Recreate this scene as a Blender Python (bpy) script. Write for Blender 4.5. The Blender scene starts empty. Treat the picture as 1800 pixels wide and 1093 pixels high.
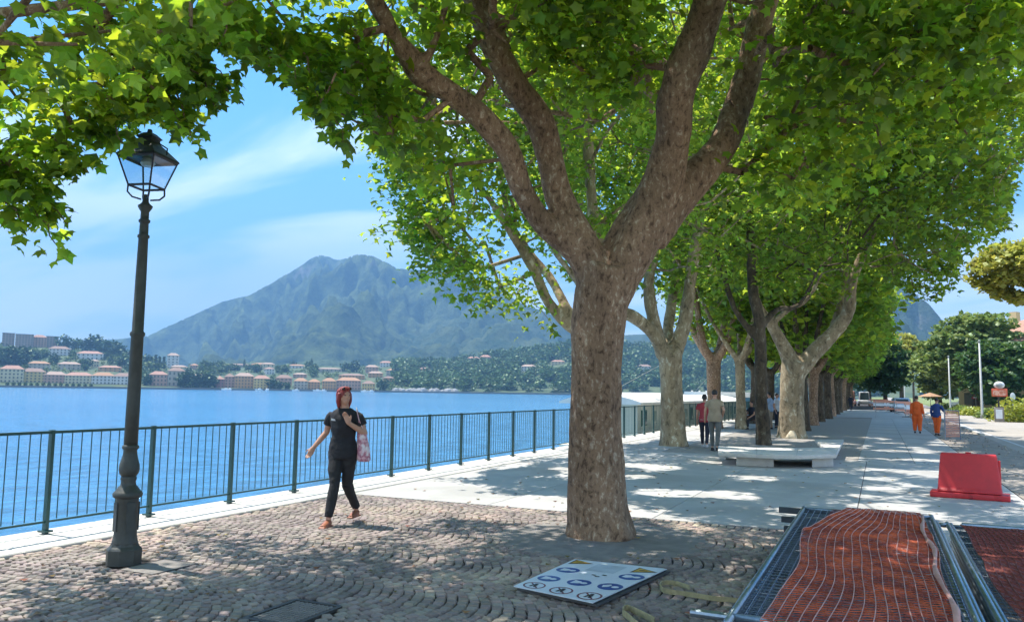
import bpy, bmesh, math, random
import numpy as np
from mathutils import Vector, Matrix
random.seed(7); rng = np.random.default_rng(7)
sc = bpy.context.scene; col = sc.collection
# ------------------------------------------------------------------ camera, sky, sun, exposure
F = 1400.0; PITCH = math.atan(139/F); YAW = math.atan(645/F); ROLL = math.radians(.85); CZ = 1.65
_f = np.array([-math.sin(YAW)*math.cos(PITCH), math.cos(YAW)*math.cos(PITCH), math.sin(PITCH)])
_r0 = np.array([math.cos(YAW), math.sin(YAW), 0.]); _u0 = np.cross(_r0, _f)
_r = _r0*math.cos(ROLL)+_u0*math.sin(ROLL); _u = _u0*math.cos(ROLL)-_r0*math.sin(ROLL)
EYE = np.array([0, 0, CZ])
cam = bpy.data.objects.new('camera', bpy.data.cameras.new('camera')); col.objects.link(cam)
cam.data.sensor_width = 36; cam.data.lens = F*36/1800; cam.data.clip_end = 30000; cam.data.clip_start = .05
mw = Matrix.Identity(4)
for i in range(3):
    mw[i][0] = _r[i]; mw[i][1] = _u[i]; mw[i][2] = -_f[i]; mw[i][3] = EYE[i]
cam.matrix_world = mw; sc.camera = cam
sc.view_settings.view_transform = 'Standard'; sc.view_settings.look = 'None'
sc.view_settings.exposure = 1.13; sc.view_settings.gamma = 1; sc.view_settings.use_curve_mapping = False
SUNV = np.array([-.689, .014, 1.66]); SUNV /= np.linalg.norm(SUNV)
sl = bpy.data.lights.new('sun', 'SUN'); sl.energy = 5.0; sl.angle = math.radians(.5); sl.color = (1, .955, .88)
so = bpy.data.objects.new('sun', sl); col.objects.link(so); so.location = (0, 0, 50)
so.rotation_euler = Vector(SUNV).to_track_quat('Z', 'Y').to_euler()
world = bpy.data.worlds.new('World'); sc.world = world; world.use_nodes = True
nt = world.node_tree; nt.nodes.clear()
def nn(t, typ, **kw):
    n = t.nodes.new(typ)
    for k, v in kw.items():
        if k.startswith('i_'): n.inputs[k[2:].replace('_', ' ')].default_value = v
        else: setattr(n, k, v)
    return n
wo = nn(nt, 'ShaderNodeOutputWorld'); bg = nn(nt, 'ShaderNodeBackground'); sky = nn(nt, 'ShaderNodeTexSky')
sky.sky_type = 'NISHITA'; sky.sun_disc = False; sky.sun_elevation = math.radians(67.5); sky.sun_rotation = math.radians(-89)
sky.altitude = 200; sky.air_density = 1.25; sky.dust_density = .35; sky.ozone_density = 3.5
bg.inputs['Strength'].default_value = .122
tc = nn(nt, 'ShaderNodeTexCoord'); sep = nn(nt, 'ShaderNodeSeparateXYZ'); nt.links.new(tc.outputs['Generated'], sep.inputs[0])
add = nn(nt, 'ShaderNodeMath', operation='ADD'); add.inputs[1].default_value = .22; nt.links.new(sep.outputs['Z'], add.inputs[0])
dx = nn(nt, 'ShaderNodeMath', operation='DIVIDE'); dy = nn(nt, 'ShaderNodeMath', operation='DIVIDE')
nt.links.new(sep.outputs['X'], dx.inputs[0]); nt.links.new(add.outputs[0], dx.inputs[1])
nt.links.new(sep.outputs['Y'], dy.inputs[0]); nt.links.new(add.outputs[0], dy.inputs[1])
cmb = nn(nt, 'ShaderNodeCombineXYZ'); nt.links.new(dx.outputs[0], cmb.inputs[0]); nt.links.new(dy.outputs[0], cmb.inputs[1])
mp = nn(nt, 'ShaderNodeMapping'); mp.inputs['Scale'].default_value = (.55, 1.1, 1); mp.inputs['Location'].default_value = (3.1, .4, 0); mp.inputs['Rotation'].default_value = (0, 0, .5)
nt.links.new(cmb.outputs[0], mp.inputs[0])
cn = nn(nt, 'ShaderNodeTexNoise'); cn.inputs['Scale'].default_value = 1.5; cn.inputs['Detail'].default_value = 7; cn.inputs['Roughness'].default_value = .52; cn.inputs['Distortion'].default_value = .4
nt.links.new(mp.outputs[0], cn.inputs['Vector'])
cr = nn(nt, 'ShaderNodeMapRange', interpolation_type='SMOOTHSTEP'); cr.inputs['From Min'].default_value = .46; cr.inputs['From Max'].default_value = .64; cr.inputs['To Max'].default_value = .85
lo = nn(nt, 'ShaderNodeMapRange'); lo.inputs['From Min'].default_value = .0; lo.inputs['From Max'].default_value = .42; lo.inputs['To Min'].default_value = .09; lo.inputs['To Max'].default_value = -.03
nt.links.new(sep.outputs['Z'], lo.inputs['Value']); sm = nn(nt, 'ShaderNodeMath', operation='ADD'); nt.links.new(cn.outputs['Fac'], sm.inputs[0]); nt.links.new(lo.outputs[0], sm.inputs[1]); nt.links.new(sm.outputs[0], cr.inputs['Value'])
mx = nn(nt, 'ShaderNodeMix', data_type='RGBA'); mx.inputs[7].default_value = (8.6, 8.9, 9.2, 1)
hs = nn(nt, 'ShaderNodeHueSaturation'); hs.inputs['Saturation'].default_value = 1.4; hs.inputs['Hue'].default_value = .494; hs.inputs['Value'].default_value = 1.0
nt.links.new(sky.outputs[0], hs.inputs['Color'])
nt.links.new(cr.outputs[0], mx.inputs[0]); nt.links.new(hs.outputs[0], mx.inputs[6])
nt.links.new(mx.outputs[2], bg.inputs['Color']); nt.links.new(bg.outputs[0], wo.inputs[0])

# ------------------------------------------------------------------ geometry helpers
def ray(u, v):
    d = _f*F+_r*(u-900)-_u*(v-546.5); return d/np.linalg.norm(d)
def G(u, v, z=0.):                       # where the sight line through (u,v) meets height z
    d = ray(u, v); return EYE+d*((z-CZ)/d[2])
def PD(u, v, depth):                     # point at a depth along the view axis
    d = ray(u, v); return EYE+d*(depth/(d@_f))
def proj(P):
    q = np.asarray(P, float)-EYE; z = q@_f; z = np.where(np.abs(z) < 1e-6, 1e-6, z)
    return np.stack([900+F*(q@_r)/z, 546.5-F*(q@_u)/z, z], -1)
def PH(u, v, D):                         # point at horizontal distance D
    d = ray(u, v); return EYE+d*(D/math.hypot(d[0], d[1]))
def tag(o, label=None, cat=None, group=None, kind=None):
    if label: o['label'] = label
    if cat: o['category'] = cat
    if group: o['group'] = group
    if kind: o['kind'] = kind
    return o
def empty(name, loc=(0, 0, 0), rz=0, **kw):
    o = bpy.data.objects.new(name, None); col.objects.link(o); o.location = loc; o.rotation_euler = (0, 0, rz)
    o.empty_display_size = .2
    return tag(o, **kw)
def link(name, me, parent=None, **kw):
    o = bpy.data.objects.new(name, me); col.objects.link(o)
    if parent is not None: o.parent = parent
    return tag(o, **kw)
def copy_tree(o, parent=None):
    c = o.copy(); col.objects.link(c)
    if parent is not None: c.parent = parent
    for ch in list(o.children): copy_tree(ch, c)
    return c
class MB:
    def __init__(s): s.v = []; s.f = []
    def add(s, vs, fs):
        n = len(s.v); s.v += [tuple(map(float, p)) for p in vs]; s.f += [tuple(i+n for i in f) for f in fs]; return s
    def box(s, c, d, rz=0, tilt=None):
        hx, hy, hz = d[0]/2, d[1]/2, d[2]/2
        R = Matrix.Rotation(rz, 3, 'Z')
        if tilt is not None: R = tilt
        P = [Vector(c)+R@Vector((sx*hx, sy*hy, sz*hz)) for sz in (-1, 1) for sx, sy in ((-1, -1), (1, -1), (1, 1), (-1, 1))]
        return s.add(P, [(3, 2, 1, 0), (4, 5, 6, 7), (0, 1, 5, 4), (1, 2, 6, 5), (2, 3, 7, 6), (3, 0, 4, 7)])
    def bevbox(s, c, d, b=.01, rz=0):
        hx, hy = d[0]/2, d[1]/2; R = Matrix.Rotation(rz, 3, 'Z'); P = []
        for z, k in ((-d[2]/2, 0), (d[2]/2-b, 0), (d[2]/2, b)):
            for sx, sy in ((-1, -1), (1, -1), (1, 1), (-1, 1)): P.append(Vector(c)+R@Vector((sx*(hx-k), sy*(hy-k), z)))
        f = [(3, 2, 1, 0), (8, 9, 10, 11)]
        for q in (0, 4):
            for i in range(4): j = (i+1) % 4; f.append((q+i, q+j, q+4+j, q+4+i))
        return s.add(P, f)
    def tube(s, pts, rad, n=8, cap=True, sq=None):
        pts = [Vector(p) for p in pts]; m = len(pts)
        if not hasattr(rad, '__len__'): rad = [rad]*m
        vs = []; prev = None
        for i, p in enumerate(pts):
            t = (pts[min(i+1, m-1)]-pts[max(i-1, 0)])
            if t.length < 1e-9: t = Vector((0, 0, 1))
            t.normalize()
            if prev is None:
                a = Vector((0, 0, 1)) if abs(t.z) < .9 else Vector((1, 0, 0))
                x = t.cross(a).normalized()
            else:
                x = (prev-t*prev.dot(t))
                x = x.normalized() if x.length > 1e-6 else t.orthogonal().normalized()
            prev = x; y = t.cross(x); r = rad[i]; rx, ry = r if hasattr(r, '__len__') else (r, r)
            for k in range(n):
                a = 2*math.pi*k/n; vs.append(p+x*(math.cos(a)*rx)+y*(math.sin(a)*ry))
        fs = [(i*n+k, i*n+(k+1) % n, (i+1)*n+(k+1) % n, (i+1)*n+k) for i in range(m-1) for k in range(n)]
        if cap: fs += [tuple(range(n-1, -1, -1)), tuple((m-1)*n+k for k in range(n))]
        return s.add(vs, fs)
    def rings(s, rings, n=16):            # rings: (cx,cy,cz,rx,ry)
        vs = [(cx+math.cos(2*math.pi*k/n)*rx, cy+math.sin(2*math.pi*k/n)*ry, cz) for cx, cy, cz, rx, ry in rings for k in range(n)]
        m = len(rings)
        fs = [(i*n+k, i*n+(k+1) % n, (i+1)*n+(k+1) % n, (i+1)*n+k) for i in range(m-1) for k in range(n)]
        fs += [tuple(range(n-1, -1, -1)), tuple((m-1)*n+k for k in range(n))]
        return s.add(vs, fs)
    def lathe(s, prof, n=16, c=(0, 0), ph=0):
        vs = [(c[0]+math.cos(2*math.pi*k/n+ph)*r, c[1]+math.sin(2*math.pi*k/n+ph)*r, z) for r, z in prof for k in range(n)]
        m = len(prof)
        fs = [(i*n+k, i*n+(k+1) % n, (i+1)*n+(k+1) % n, (i+1)*n+k) for i in range(m-1) for k in range(n)]
        fs += [tuple(range(n-1, -1, -1)), tuple((m-1)*n+k for k in range(n))]
        return s.add(vs, fs)
    def ell(s, c, r, n=12, m=8, R=None):
        vs = []; fs = []
        for i in range(m+1):
            th = math.pi*i/m
            for k in range(n):
                a = 2*math.pi*k/n; q = Vector((math.sin(th)*math.cos(a)*r[0], math.sin(th)*math.sin(a)*r[1], -math.cos(th)*r[2]))
                if R is not None: q = R@q
                vs.append(Vector(c)+q)
        fs = [(i*n+k, i*n+(k+1) % n, (i+1)*n+(k+1) % n, (i+1)*n+k) for i in range(m) for k in range(n)]
        return s.add(vs, fs)
    def poly(s, pts): return s.add(pts, [tuple(range(len(pts)))])
    def prism(s, pts, z0, z1):
        n = len(pts); vs = [(x, y, z0) for x, y in pts]+[(x, y, z1) for x, y in pts]
        return s.add(vs, [tuple(range(n-1, -1, -1)), tuple(range(n, 2*n))]+[(i, (i+1) % n, n+(i+1) % n, n+i) for i in range(n)])
    def mesh(s, name, mat=None, smooth=False):
        me = bpy.data.meshes.new(name); me.from_pydata(s.v, [], s.f)
        if mat: me.materials.append(mat)
        if smooth: me.polygons.foreach_set('use_smooth', [True]*len(me.polygons))
        me.update(); return me
    def build(s, name, mat=None, parent=None, smooth=False, **kw): return link(name, s.mesh(name, mat, smooth), parent, **kw)
def fuse(mb, name, voxel, mat, parent=None, smooth=3, disp=None, **kw):
    """Voxel-merge overlapping solids to one continuous surface."""
    o = link(name, mb.mesh(name), None)
    m = o.modifiers.new('r', 'REMESH'); m.mode = 'VOXEL'; m.voxel_size = voxel
    if smooth: s = o.modifiers.new('s', 'SMOOTH'); s.iterations = smooth; s.factor = .5
    dg = bpy.context.evaluated_depsgraph_get(); me = bpy.data.meshes.new_from_object(o.evaluated_get(dg)); me.name = name
    o.modifiers.clear(); o.data = me; me.materials.clear(); me.materials.append(mat)
    if disp:
        n = len(me.vertices); co = np.empty(n*3); me.vertices.foreach_get('co', co); co = co.reshape(-1, 3)
        no = np.empty(n*3); me.vertices.foreach_get('normal', no); no = no.reshape(-1, 3)
        co += no*disp(co)[:, None]; me.vertices.foreach_set('co', co.ravel())
    me.polygons.foreach_set('use_smooth', [True]*len(me.polygons)); me.update()
    if parent is not None: o.parent = parent
    return tag(o, **kw)
def npmesh(name, V, tris, mat, smooth=False):
    me = bpy.data.meshes.new(name); V = np.ascontiguousarray(V, np.float32); T = np.ascontiguousarray(tris, np.int32)
    k = T.shape[1]
    me.vertices.add(len(V)); me.vertices.foreach_set('co', V.ravel())
    me.loops.add(T.size); me.loops.foreach_set('vertex_index', T.ravel())
    me.polygons.add(len(T)); me.polygons.foreach_set('loop_start', np.arange(len(T), dtype=np.int32)*k)
    if smooth: me.polygons.foreach_set('use_smooth', np.ones(len(T), bool))
    if mat: me.materials.append(mat)
    me.update(calc_edges=True); return me
# numpy value noise
_tab = rng.random((256, 256))
def vnoise(x, y):
    xi = np.floor(x).astype(int); yi = np.floor(y).astype(int); fx = x-xi; fy = y-yi
    fx = fx*fx*(3-2*fx); fy = fy*fy*(3-2*fy)
    a = _tab[xi & 255, yi & 255]; b = _tab[(xi+1) & 255, yi & 255]; c = _tab[xi & 255, (yi+1) & 255]; d = _tab[(xi+1) & 255, (yi+1) & 255]
    return (a*(1-fx)+b*fx)*(1-fy)+(c*(1-fx)+d*fx)*fy
def fbm(x, y, o=5, g=.5):
    s = 0; a = 1; t = 0
    for i in range(o): s = s+a*vnoise(x*2**i+17*i, y*2**i+31*i); t += a; a *= g
    return s/t
def ridged(x, y, o=5, g=.5):
    s = 0; a = 1; t = 0
    for i in range(o): s = s+a*(1-np.abs(2*vnoise(x*2**i+11*i, y*2**i+7*i)-1)); t += a; a *= g
    return s/t
# ------------------------------------------------------------------ materials
def mat(name, c1, c2=None, rough=.7, scale=6., detail=5., metal=0., bump=0., bscale=None, island=0., spec=.5, c3=None, scale3=1., contrast=(.35, .65), objrand=0., stretch=None):
    m = bpy.data.materials.new(name); m.use_nodes = True; t = m.node_tree; p = t.nodes['Principled BSDF']
    p.inputs['Roughness'].default_value = rough; p.inputs['Metallic'].default_value = metal; p.inputs['Specular IOR Level'].default_value = spec
    tc = nn(t, 'ShaderNodeTexCoord'); vec = tc.outputs['Object']
    if stretch:
        mp = nn(t, 'ShaderNodeMapping'); mp.inputs['Scale'].default_value = stretch; t.links.new(vec, mp.inputs[0]); vec = mp.outputs[0]
    n = nn(t, 'ShaderNodeTexNoise'); n.inputs['Scale'].default_value = scale; n.inputs['Detail'].default_value = detail; n.inputs['Roughness'].default_value = .6
    t.links.new(vec, n.inputs['Vector'])
    c2 = c2 or tuple(x*.78 for x in c1)
    mr = nn(t, 'ShaderNodeMapRange'); mr.inputs['From Min'].default_value = contrast[0]; mr.inputs['From Max'].default_value = contrast[1]; t.links.new(n.outputs['Fac'], mr.inputs['Value'])
    mx = nn(t, 'ShaderNodeMix', data_type='RGBA'); mx.inputs[6].default_value = (*c1, 1); mx.inputs[7].default_value = (*c2, 1)
    t.links.new(mr.outputs[0], mx.inputs[0]); out = mx.outputs[2]
    if c3:
        n3 = nn(t, 'ShaderNodeTexNoise'); n3.inputs['Scale'].default_value = scale3; n3.inputs['Detail'].default_value = 4; t.links.new(vec, n3.inputs['Vector'])
        m3 = nn(t, 'ShaderNodeMapRange'); m3.inputs['From Min'].default_value = .48; m3.inputs['From Max'].default_value = .62; t.links.new(n3.outputs['Fac'], m3.inputs['Value'])
        x3 = nn(t, 'ShaderNodeMix', data_type='RGBA'); x3.inputs[7].default_value = (*c3, 1); t.links.new(m3.outputs[0], x3.inputs[0]); t.links.new(out, x3.inputs[6]); out = x3.outputs[2]
    if island or objrand:
        g = nn(t, 'ShaderNodeNewGeometry'); oi = nn(t, 'ShaderNodeObjectInfo')
        ad = nn(t, 'ShaderNodeMath', operation='ADD'); fr = nn(t, 'ShaderNodeMath', operation='FRACT')
        t.links.new(g.outputs['Random Per Island'], ad.inputs[0]); t.links.new(oi.outputs['Random'], ad.inputs[1]); t.links.new(ad.outputs[0], fr.inputs[0])
        k = island or objrand; r = nn(t, 'ShaderNodeMapRange'); r.inputs['To Min'].default_value = 1-k; r.inputs['To Max'].default_value = 1+k; t.links.new(fr.outputs[0], r.inputs['Value'])
        h = nn(t, 'ShaderNodeHueSaturation'); t.links.new(out, h.inputs['Color']); t.links.new(r.outputs[0], h.inputs['Value'])
        w = nn(t, 'ShaderNodeTexWhiteNoise', noise_dimensions='1D'); t.links.new(fr.outputs[0], w.inputs['W'])
        r2 = nn(t, 'ShaderNodeMapRange'); r2.inputs['To Min'].default_value = .5-.035*k/.3; r2.inputs['To Max'].default_value = .5+.035*k/.3; t.links.new(w.outputs['Value'], r2.inputs['Value']); t.links.new(r2.outputs[0], h.inputs['Hue'])
        out = h.outputs[0]
    t.links.new(out, p.inputs['Base Color'])
    if bump:
        b = nn(t, 'ShaderNodeBump'); b.inputs['Strength'].default_value = bump; b.inputs['Distance'].default_value = .02
        nb = nn(t, 'ShaderNodeTexNoise'); nb.inputs['Scale'].default_value = bscale or scale*3; nb.inputs['Detail'].default_value = 6; t.links.new(vec, nb.inputs['Vector'])
        t.links.new(nb.outputs['Fac'], b.inputs['Height']); t.links.new(b.outputs[0], p.inputs['Normal'])
    return m
def leafmat(name, c, tr, k=.35, fac=.45):
    m = bpy.data.materials.new(name); m.use_nodes = True; t = m.node_tree; t.nodes.clear()
    o = nn(t, 'ShaderNodeOutputMaterial'); d = nn(t, 'ShaderNodeBsdfDiffuse'); s = nn(t, 'ShaderNodeBsdfTranslucent'); gl = nn(t, 'ShaderNodeBsdfGlossy'); gl.inputs['Roughness'].default_value = .42; gl.inputs['Color'].default_value = (.6, .7, .55, 1)
    g = nn(t, 'ShaderNodeNewGeometry'); oi = nn(t, 'ShaderNodeObjectInfo'); ad = nn(t, 'ShaderNodeMath', operation='ADD'); fr = nn(t, 'ShaderNodeMath', operation='FRACT')
    t.links.new(g.outputs['Random Per Island'], ad.inputs[0]); t.links.new(oi.outputs['Random'], ad.inputs[1]); t.links.new(ad.outputs[0], fr.inputs[0])
    r = nn(t, 'ShaderNodeMapRange'); r.inputs['To Min'].default_value = 1-k; r.inputs['To Max'].default_value = 1+k; t.links.new(fr.outputs[0], r.inputs['Value'])
    w = nn(t, 'ShaderNodeTexWhiteNoise', noise_dimensions='1D'); t.links.new(fr.outputs[0], w.inputs['W'])
    r2 = nn(t, 'ShaderNodeMapRange'); r2.inputs['To Min'].default_value = .47; r2.inputs['To Max'].default_value = .515; t.links.new(w.outputs['Value'], r2.inputs['Value'])
    for sh, cc in ((d, c), (s, tr)):
        h = nn(t, 'ShaderNodeHueSaturation'); h.inputs['Color'].default_value = (*cc, 1); t.links.new(r.outputs[0], h.inputs['Value']); t.links.new(r2.outputs[0], h.inputs['Hue']); t.links.new(h.outputs[0], sh.inputs['Color'])
    a = nn(t, 'ShaderNodeMixShader'); a.inputs[0].default_value = fac; t.links.new(d.outputs[0], a.inputs[1]); t.links.new(s.outputs[0], a.inputs[2])
    b = nn(t, 'ShaderNodeMixShader'); b.inputs[0].default_value = .045; t.links.new(a.outputs[0], b.inputs[1]); t.links.new(gl.outputs[0], b.inputs[2]); t.links.new(b.outputs[0], o.inputs[0])
    return m
def barkmat(name, base, pale, dark, s=9.):
    """plane tree bark: flaking plates in three tones"""
    m = bpy.data.materials.new(name); m.use_nodes = True; t = m.node_tree; p = t.nodes['Principled BSDF']; p.inputs['Roughness'].default_value = .85; p.inputs['Specular IOR Level'].default_value = .2
    tc = nn(t, 'ShaderNodeTexCoord'); mp = nn(t, 'ShaderNodeMapping'); mp.inputs['Scale'].default_value = (1, 1, .55); t.links.new(tc.outputs['Object'], mp.inputs[0])
    nz = nn(t, 'ShaderNodeTexNoise'); nz.inputs['Scale'].default_value = s*1.2; nz.inputs['Detail'].default_value = 8; nz.inputs['Roughness'].default_value = .72; nz.inputs['Distortion'].default_value = .35; t.links.new(mp.outputs[0], nz.inputs['Vector'])
    cr = nn(t, 'ShaderNodeValToRGB'); e = cr.color_ramp; e.elements[0].position = .38; e.elements[0].color = (*dark, 1); e.elements[1].position = .47; e.elements[1].color = (*base, 1)
    x = e.elements.new(.56); x.color = (*[v*1.1 for v in base], 1); x = e.elements.new(.63); x.color = (*pale, 1)
    t.links.new(nz.outputs['Fac'], cr.inputs[0])
    n2 = nn(t, 'ShaderNodeTexNoise'); n2.inputs['Scale'].default_value = 1.7; n2.inputs['Detail'].default_value = 3; t.links.new(mp.outputs[0], n2.inputs['Vector'])
    mr = nn(t, 'ShaderNodeMapRange'); mr.inputs['From Min'].default_value = .35; mr.inputs['From Max'].default_value = .65; mr.inputs['To Min'].default_value = .75; mr.inputs['To Max'].default_value = 1.25; t.links.new(n2.outputs['Fac'], mr.inputs['Value'])
    h = nn(t, 'ShaderNodeHueSaturation'); t.links.new(cr.outputs[0], h.inputs['Color']); t.links.new(mr.outputs[0], h.inputs['Value']); t.links.new(h.outputs[0], p.inputs['Base Color'])
    n3 = nn(t, 'ShaderNodeTexNoise'); n3.inputs['Scale'].default_value = s*4; n3.inputs['Detail'].default_value = 5; t.links.new(mp.outputs[0], n3.inputs['Vector'])
    ma = nn(t, 'ShaderNodeMath', operation='MULTIPLY_ADD'); ma.inputs[1].default_value = .35; t.links.new(n3.outputs['Fac'], ma.inputs[0]); t.links.new(nz.outputs['Fac'], ma.inputs[2])
    b = nn(t, 'ShaderNodeBump'); b.inputs['Strength'].default_value = .8; b.inputs['Distance'].default_value = .05; t.links.new(ma.outputs[0], b.inputs['Height']); t.links.new(b.outputs[0], p.inputs['Normal'])
    return m
BARK1 = barkmat('bark_brown', (.32, .20, .125), (.58, .45, .32), (.13, .078, .05), 15)
BARK2 = barkmat('bark_tan', (.33, .25, .155), (.60, .54, .40), (.15, .115, .07), 5)
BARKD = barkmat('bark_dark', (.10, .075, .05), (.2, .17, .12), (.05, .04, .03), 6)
LEAF = leafmat('plane_leaf', (.05, .13, .016), (.54, .74, .04), .48, .50)
LEAF2 = leafmat('plane_leaf_far', (.06, .14, .022), (.48, .66, .05), .48, .50)
PINE = leafmat('pine_needles', (.30, .31, .07), (.55, .56, .08), .3, .42)
DARKTREE = leafmat('dark_foliage', (.05, .10, .035), (.12, .24, .04), .35, .3)
SHRUB = leafmat('shrub_yellow', (.30, .34, .05), (.45, .5, .06), .3, .35)
MIDTREE = leafmat('mid_foliage', (.16, .22, .065), (.26, .36, .07), .35, .3)
COBBLE = mat('porphyry', (.32, .26, .225), (.19, .155, .135), rough=.75, scale=3, island=.24, bump=.35, bscale=90, c3=(.40, .31, .24), scale3=.55)
JOINT = mat('joint_sand', (.05, .042, .036), (.03, .026, .022), rough=.95, scale=30, bump=.3)
PAVE = mat('pale_granite', (.48, .465, .435), (.385, .37, .35), rough=.8, scale=1.6, detail=10, bump=.15, bscale=140, objrand=.05, contrast=(.3, .7), c3=(.36, .345, .32), scale3=.55)
KERB = mat('kerb_granite', (.62, .59, .53), (.52, .50, .46), rough=.8, scale=8, bump=.1, bscale=150, objrand=.06)
GRAVEL = mat('gravel', (.36, .33, .29), (.27, .245, .215), rough=.95, scale=25, bump=.5, bscale=120)
CONC = mat('worn_concrete', (.27, .245, .22), (.19, .17, .155), rough=.9, scale=5, detail=9, bump=.4, bscale=80)
STONE = mat('bench_stone', (.60, .57, .52), (.52, .49, .45), rough=.75, scale=6, bump=.12, bscale=120)
RAILG = mat('rail_green', (.018, .075, .07), (.012, .055, .052), rough=.42, scale=20)
LAMPG = mat('lamp_iron', (.062, .066, .058), (.045, .048, .042), rough=.55, scale=14, bump=.15)
LAMPD = mat('lantern_iron', (.03, .032, .045), None, rough=.5)
GALV = mat('galvanised_steel', (.36, .42, .47), (.26, .31, .36), rough=.35, metal=.85, scale=25, bump=.05)
GALVD = mat('galvanised_wire', (.24, .28, .34), (.16, .19, .24), rough=.5, metal=.5, scale=25)
NETO = mat('orange_net', (.66, .12, .035), (.30, .05, .022), rough=.6, scale=4, contrast=(.42, .58))
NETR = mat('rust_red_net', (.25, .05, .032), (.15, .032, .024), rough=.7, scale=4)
NETW = mat('pale_net_cord', (.62, .36, .31), (.50, .24, .19), rough=.7)
RED = mat('red_plastic', (.60, .03, .038), (.50, .026, .034), rough=.5, scale=5, detail=9, bump=.12, bscale=9)
STRAP = mat('strap_webbing', (.50, .41, .22), (.33, .27, .14), rough=.85, scale=18)
WHITE = mat('white_panel', (.72, .76, .80), (.66, .70, .75), rough=.45, scale=3)
SBLUE = mat('sign_blue', (.012, .09, .33), (.01, .07, .28), rough=.45); SYEL = mat('sign_yellow', (.75, .42, .03), rough=.45); SRED = mat('sign_ring', (.20, .035, .06), rough=.5); SBLK = mat('sign_black', (.015, .015, .02), rough=.5)
IRON = mat('cast_iron', (.07, .06, .055), (.04, .035, .03), rough=.6, scale=30, bump=.4)
SKIN = mat('skin', (.52, .29, .20), (.46, .24, .16), rough=.55, scale=10); BLACKC = mat('black_cloth', (.012, .012, .015), (.02, .02, .024), rough=.85, scale=12, bump=.2, bscale=30)
HAIR = mat('red_hair', (.30, .035, .028), (.15, .018, .015), rough=.45, scale=30, stretch=(1, 1, .15), bump=.5); DHAIR = mat('dark_hair', (.02, .015, .012), rough=.5)
SHOE = mat('tan_leather', (.35, .12, .06), (.25, .08, .04), rough=.5); BAGM = mat('pink_print_cloth', (.68, .42, .46), (.42, .16, .22), rough=.85, scale=22, contrast=(.45, .55), c3=(.75, .68, .70), scale3=14)
ROAD = mat('asphalt', (.40, .355, .30), (.33, .295, .25), rough=.92, scale=.5, detail=9, bump=.3, bscale=60)
DIRT = mat('rubble_dirt', (.36, .31, .26), (.25, .215, .18), rough=.98, scale=2.5, detail=9, bump=.8, bscale=25)
GRASS = mat('grass_ground', (.14, .19, .05), (.22, .24, .08), rough=.95, scale=.4, detail=8)
def glassmat(name, c=(.8, .9, .95), f=.12):
    m = bpy.data.materials.new(name); m.use_nodes = True; t = m.node_tree; t.nodes.clear()
    o = nn(t, 'ShaderNodeOutputMaterial'); a = nn(t, 'ShaderNodeBsdfTransparent'); a.inputs[0].default_value = (*c, 1); g = nn(t, 'ShaderNodeBsdfGlossy'); g.inputs['Roughness'].default_value = .03
    x = nn(t, 'ShaderNodeMixShader'); x.inputs[0].default_value = f; t.links.new(a.outputs[0], x.inputs[1]); t.links.new(g.outputs[0], x.inputs[2]); t.links.new(x.outputs[0], o.inputs[0]); return m
GLASS = glassmat('clear_glass')
# ------------------------------------------------------------------ setting: lake, land, paving
def watermat():
    m = bpy.data.materials.new('lake_water'); m.use_nodes = True; t = m.node_tree; p = t.nodes['Principled BSDF']
    p.inputs['Base Color'].default_value = (.03, .15, .36, 1); p.inputs['Roughness'].default_value = .12; p.inputs['IOR'].default_value = 1.33
    tc = nn(t, 'ShaderNodeTexCoord'); mp = nn(t, 'ShaderNodeMapping'); mp.inputs['Scale'].default_value = (1, .55, 1); mp.inputs['Rotation'].default_value = (0, 0, .6); t.links.new(tc.outputs['Object'], mp.inputs[0])
    a = nn(t, 'ShaderNodeTexNoise'); a.inputs['Scale'].default_value = 1.3; a.inputs['Detail'].default_value = 7; a.inputs['Roughness'].default_value = .62; t.links.new(mp.outputs[0], a.inputs['Vector'])
    b = nn(t, 'ShaderNodeBump'); b.inputs['Strength'].default_value = 1; b.inputs['Distance'].default_value = .32; t.links.new(a.outputs['Fac'], b.inputs['Height']); t.links.new(b.outputs[0], p.inputs['Normal'])
    n = nn(t, 'ShaderNodeTexNoise'); n.inputs['Scale'].default_value = .012; n.inputs['Detail'].default_value = 6; t.links.new(mp.outputs[0], n.inputs['Vector'])
    mr = nn(t, 'ShaderNodeMapRange'); mr.inputs['From Min'].default_value = .35; mr.inputs['From Max'].default_value = .65; t.links.new(n.outputs['Fac'], mr.inputs['Value'])
    n5 = nn(t, 'ShaderNodeTexNoise'); n5.inputs['Scale'].default_value = 1.0; n5.inputs['Detail'].default_value = 4; t.links.new(mp.outputs[0], n5.inputs['Vector'])
    m5 = nn(t, 'ShaderNodeMapRange'); m5.inputs['From Min'].default_value = .38; m5.inputs['From Max'].default_value = .62; m5.inputs['To Min'].default_value = .8; m5.inputs['To Max'].default_value = 1.2; t.links.new(n5.outputs['Fac'], m5.inputs['Value'])
    x = nn(t, 'ShaderNodeMix', data_type='RGBA'); x.inputs[6].default_value = (.05, .20, .38, 1); x.inputs[7].default_value = (.075, .25, .43, 1); t.links.new(mr.outputs[0], x.inputs[0])
    h = nn(t, 'ShaderNodeHueSaturation'); t.links.new(x.outputs[2], h.inputs['Color']); t.links.new(m5.outputs[0], h.inputs['Value']); t.links.new(h.outputs[0], p.inputs['Base Color'])
    return m
LZ = -2.2
MB().poly([(-7500, -700, LZ), (3000, -700, LZ), (3000, 8000, LZ), (-7500, 8000, LZ)]).build('lake_water', watermat(), kind='structure')
MB().poly([(-8.65, -60, -.03), (2900, -60, -.03), (2900, 7500, -.03), (-8.65, 7500, -.03)]).build('ground', GRASS, kind='structure')
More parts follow.
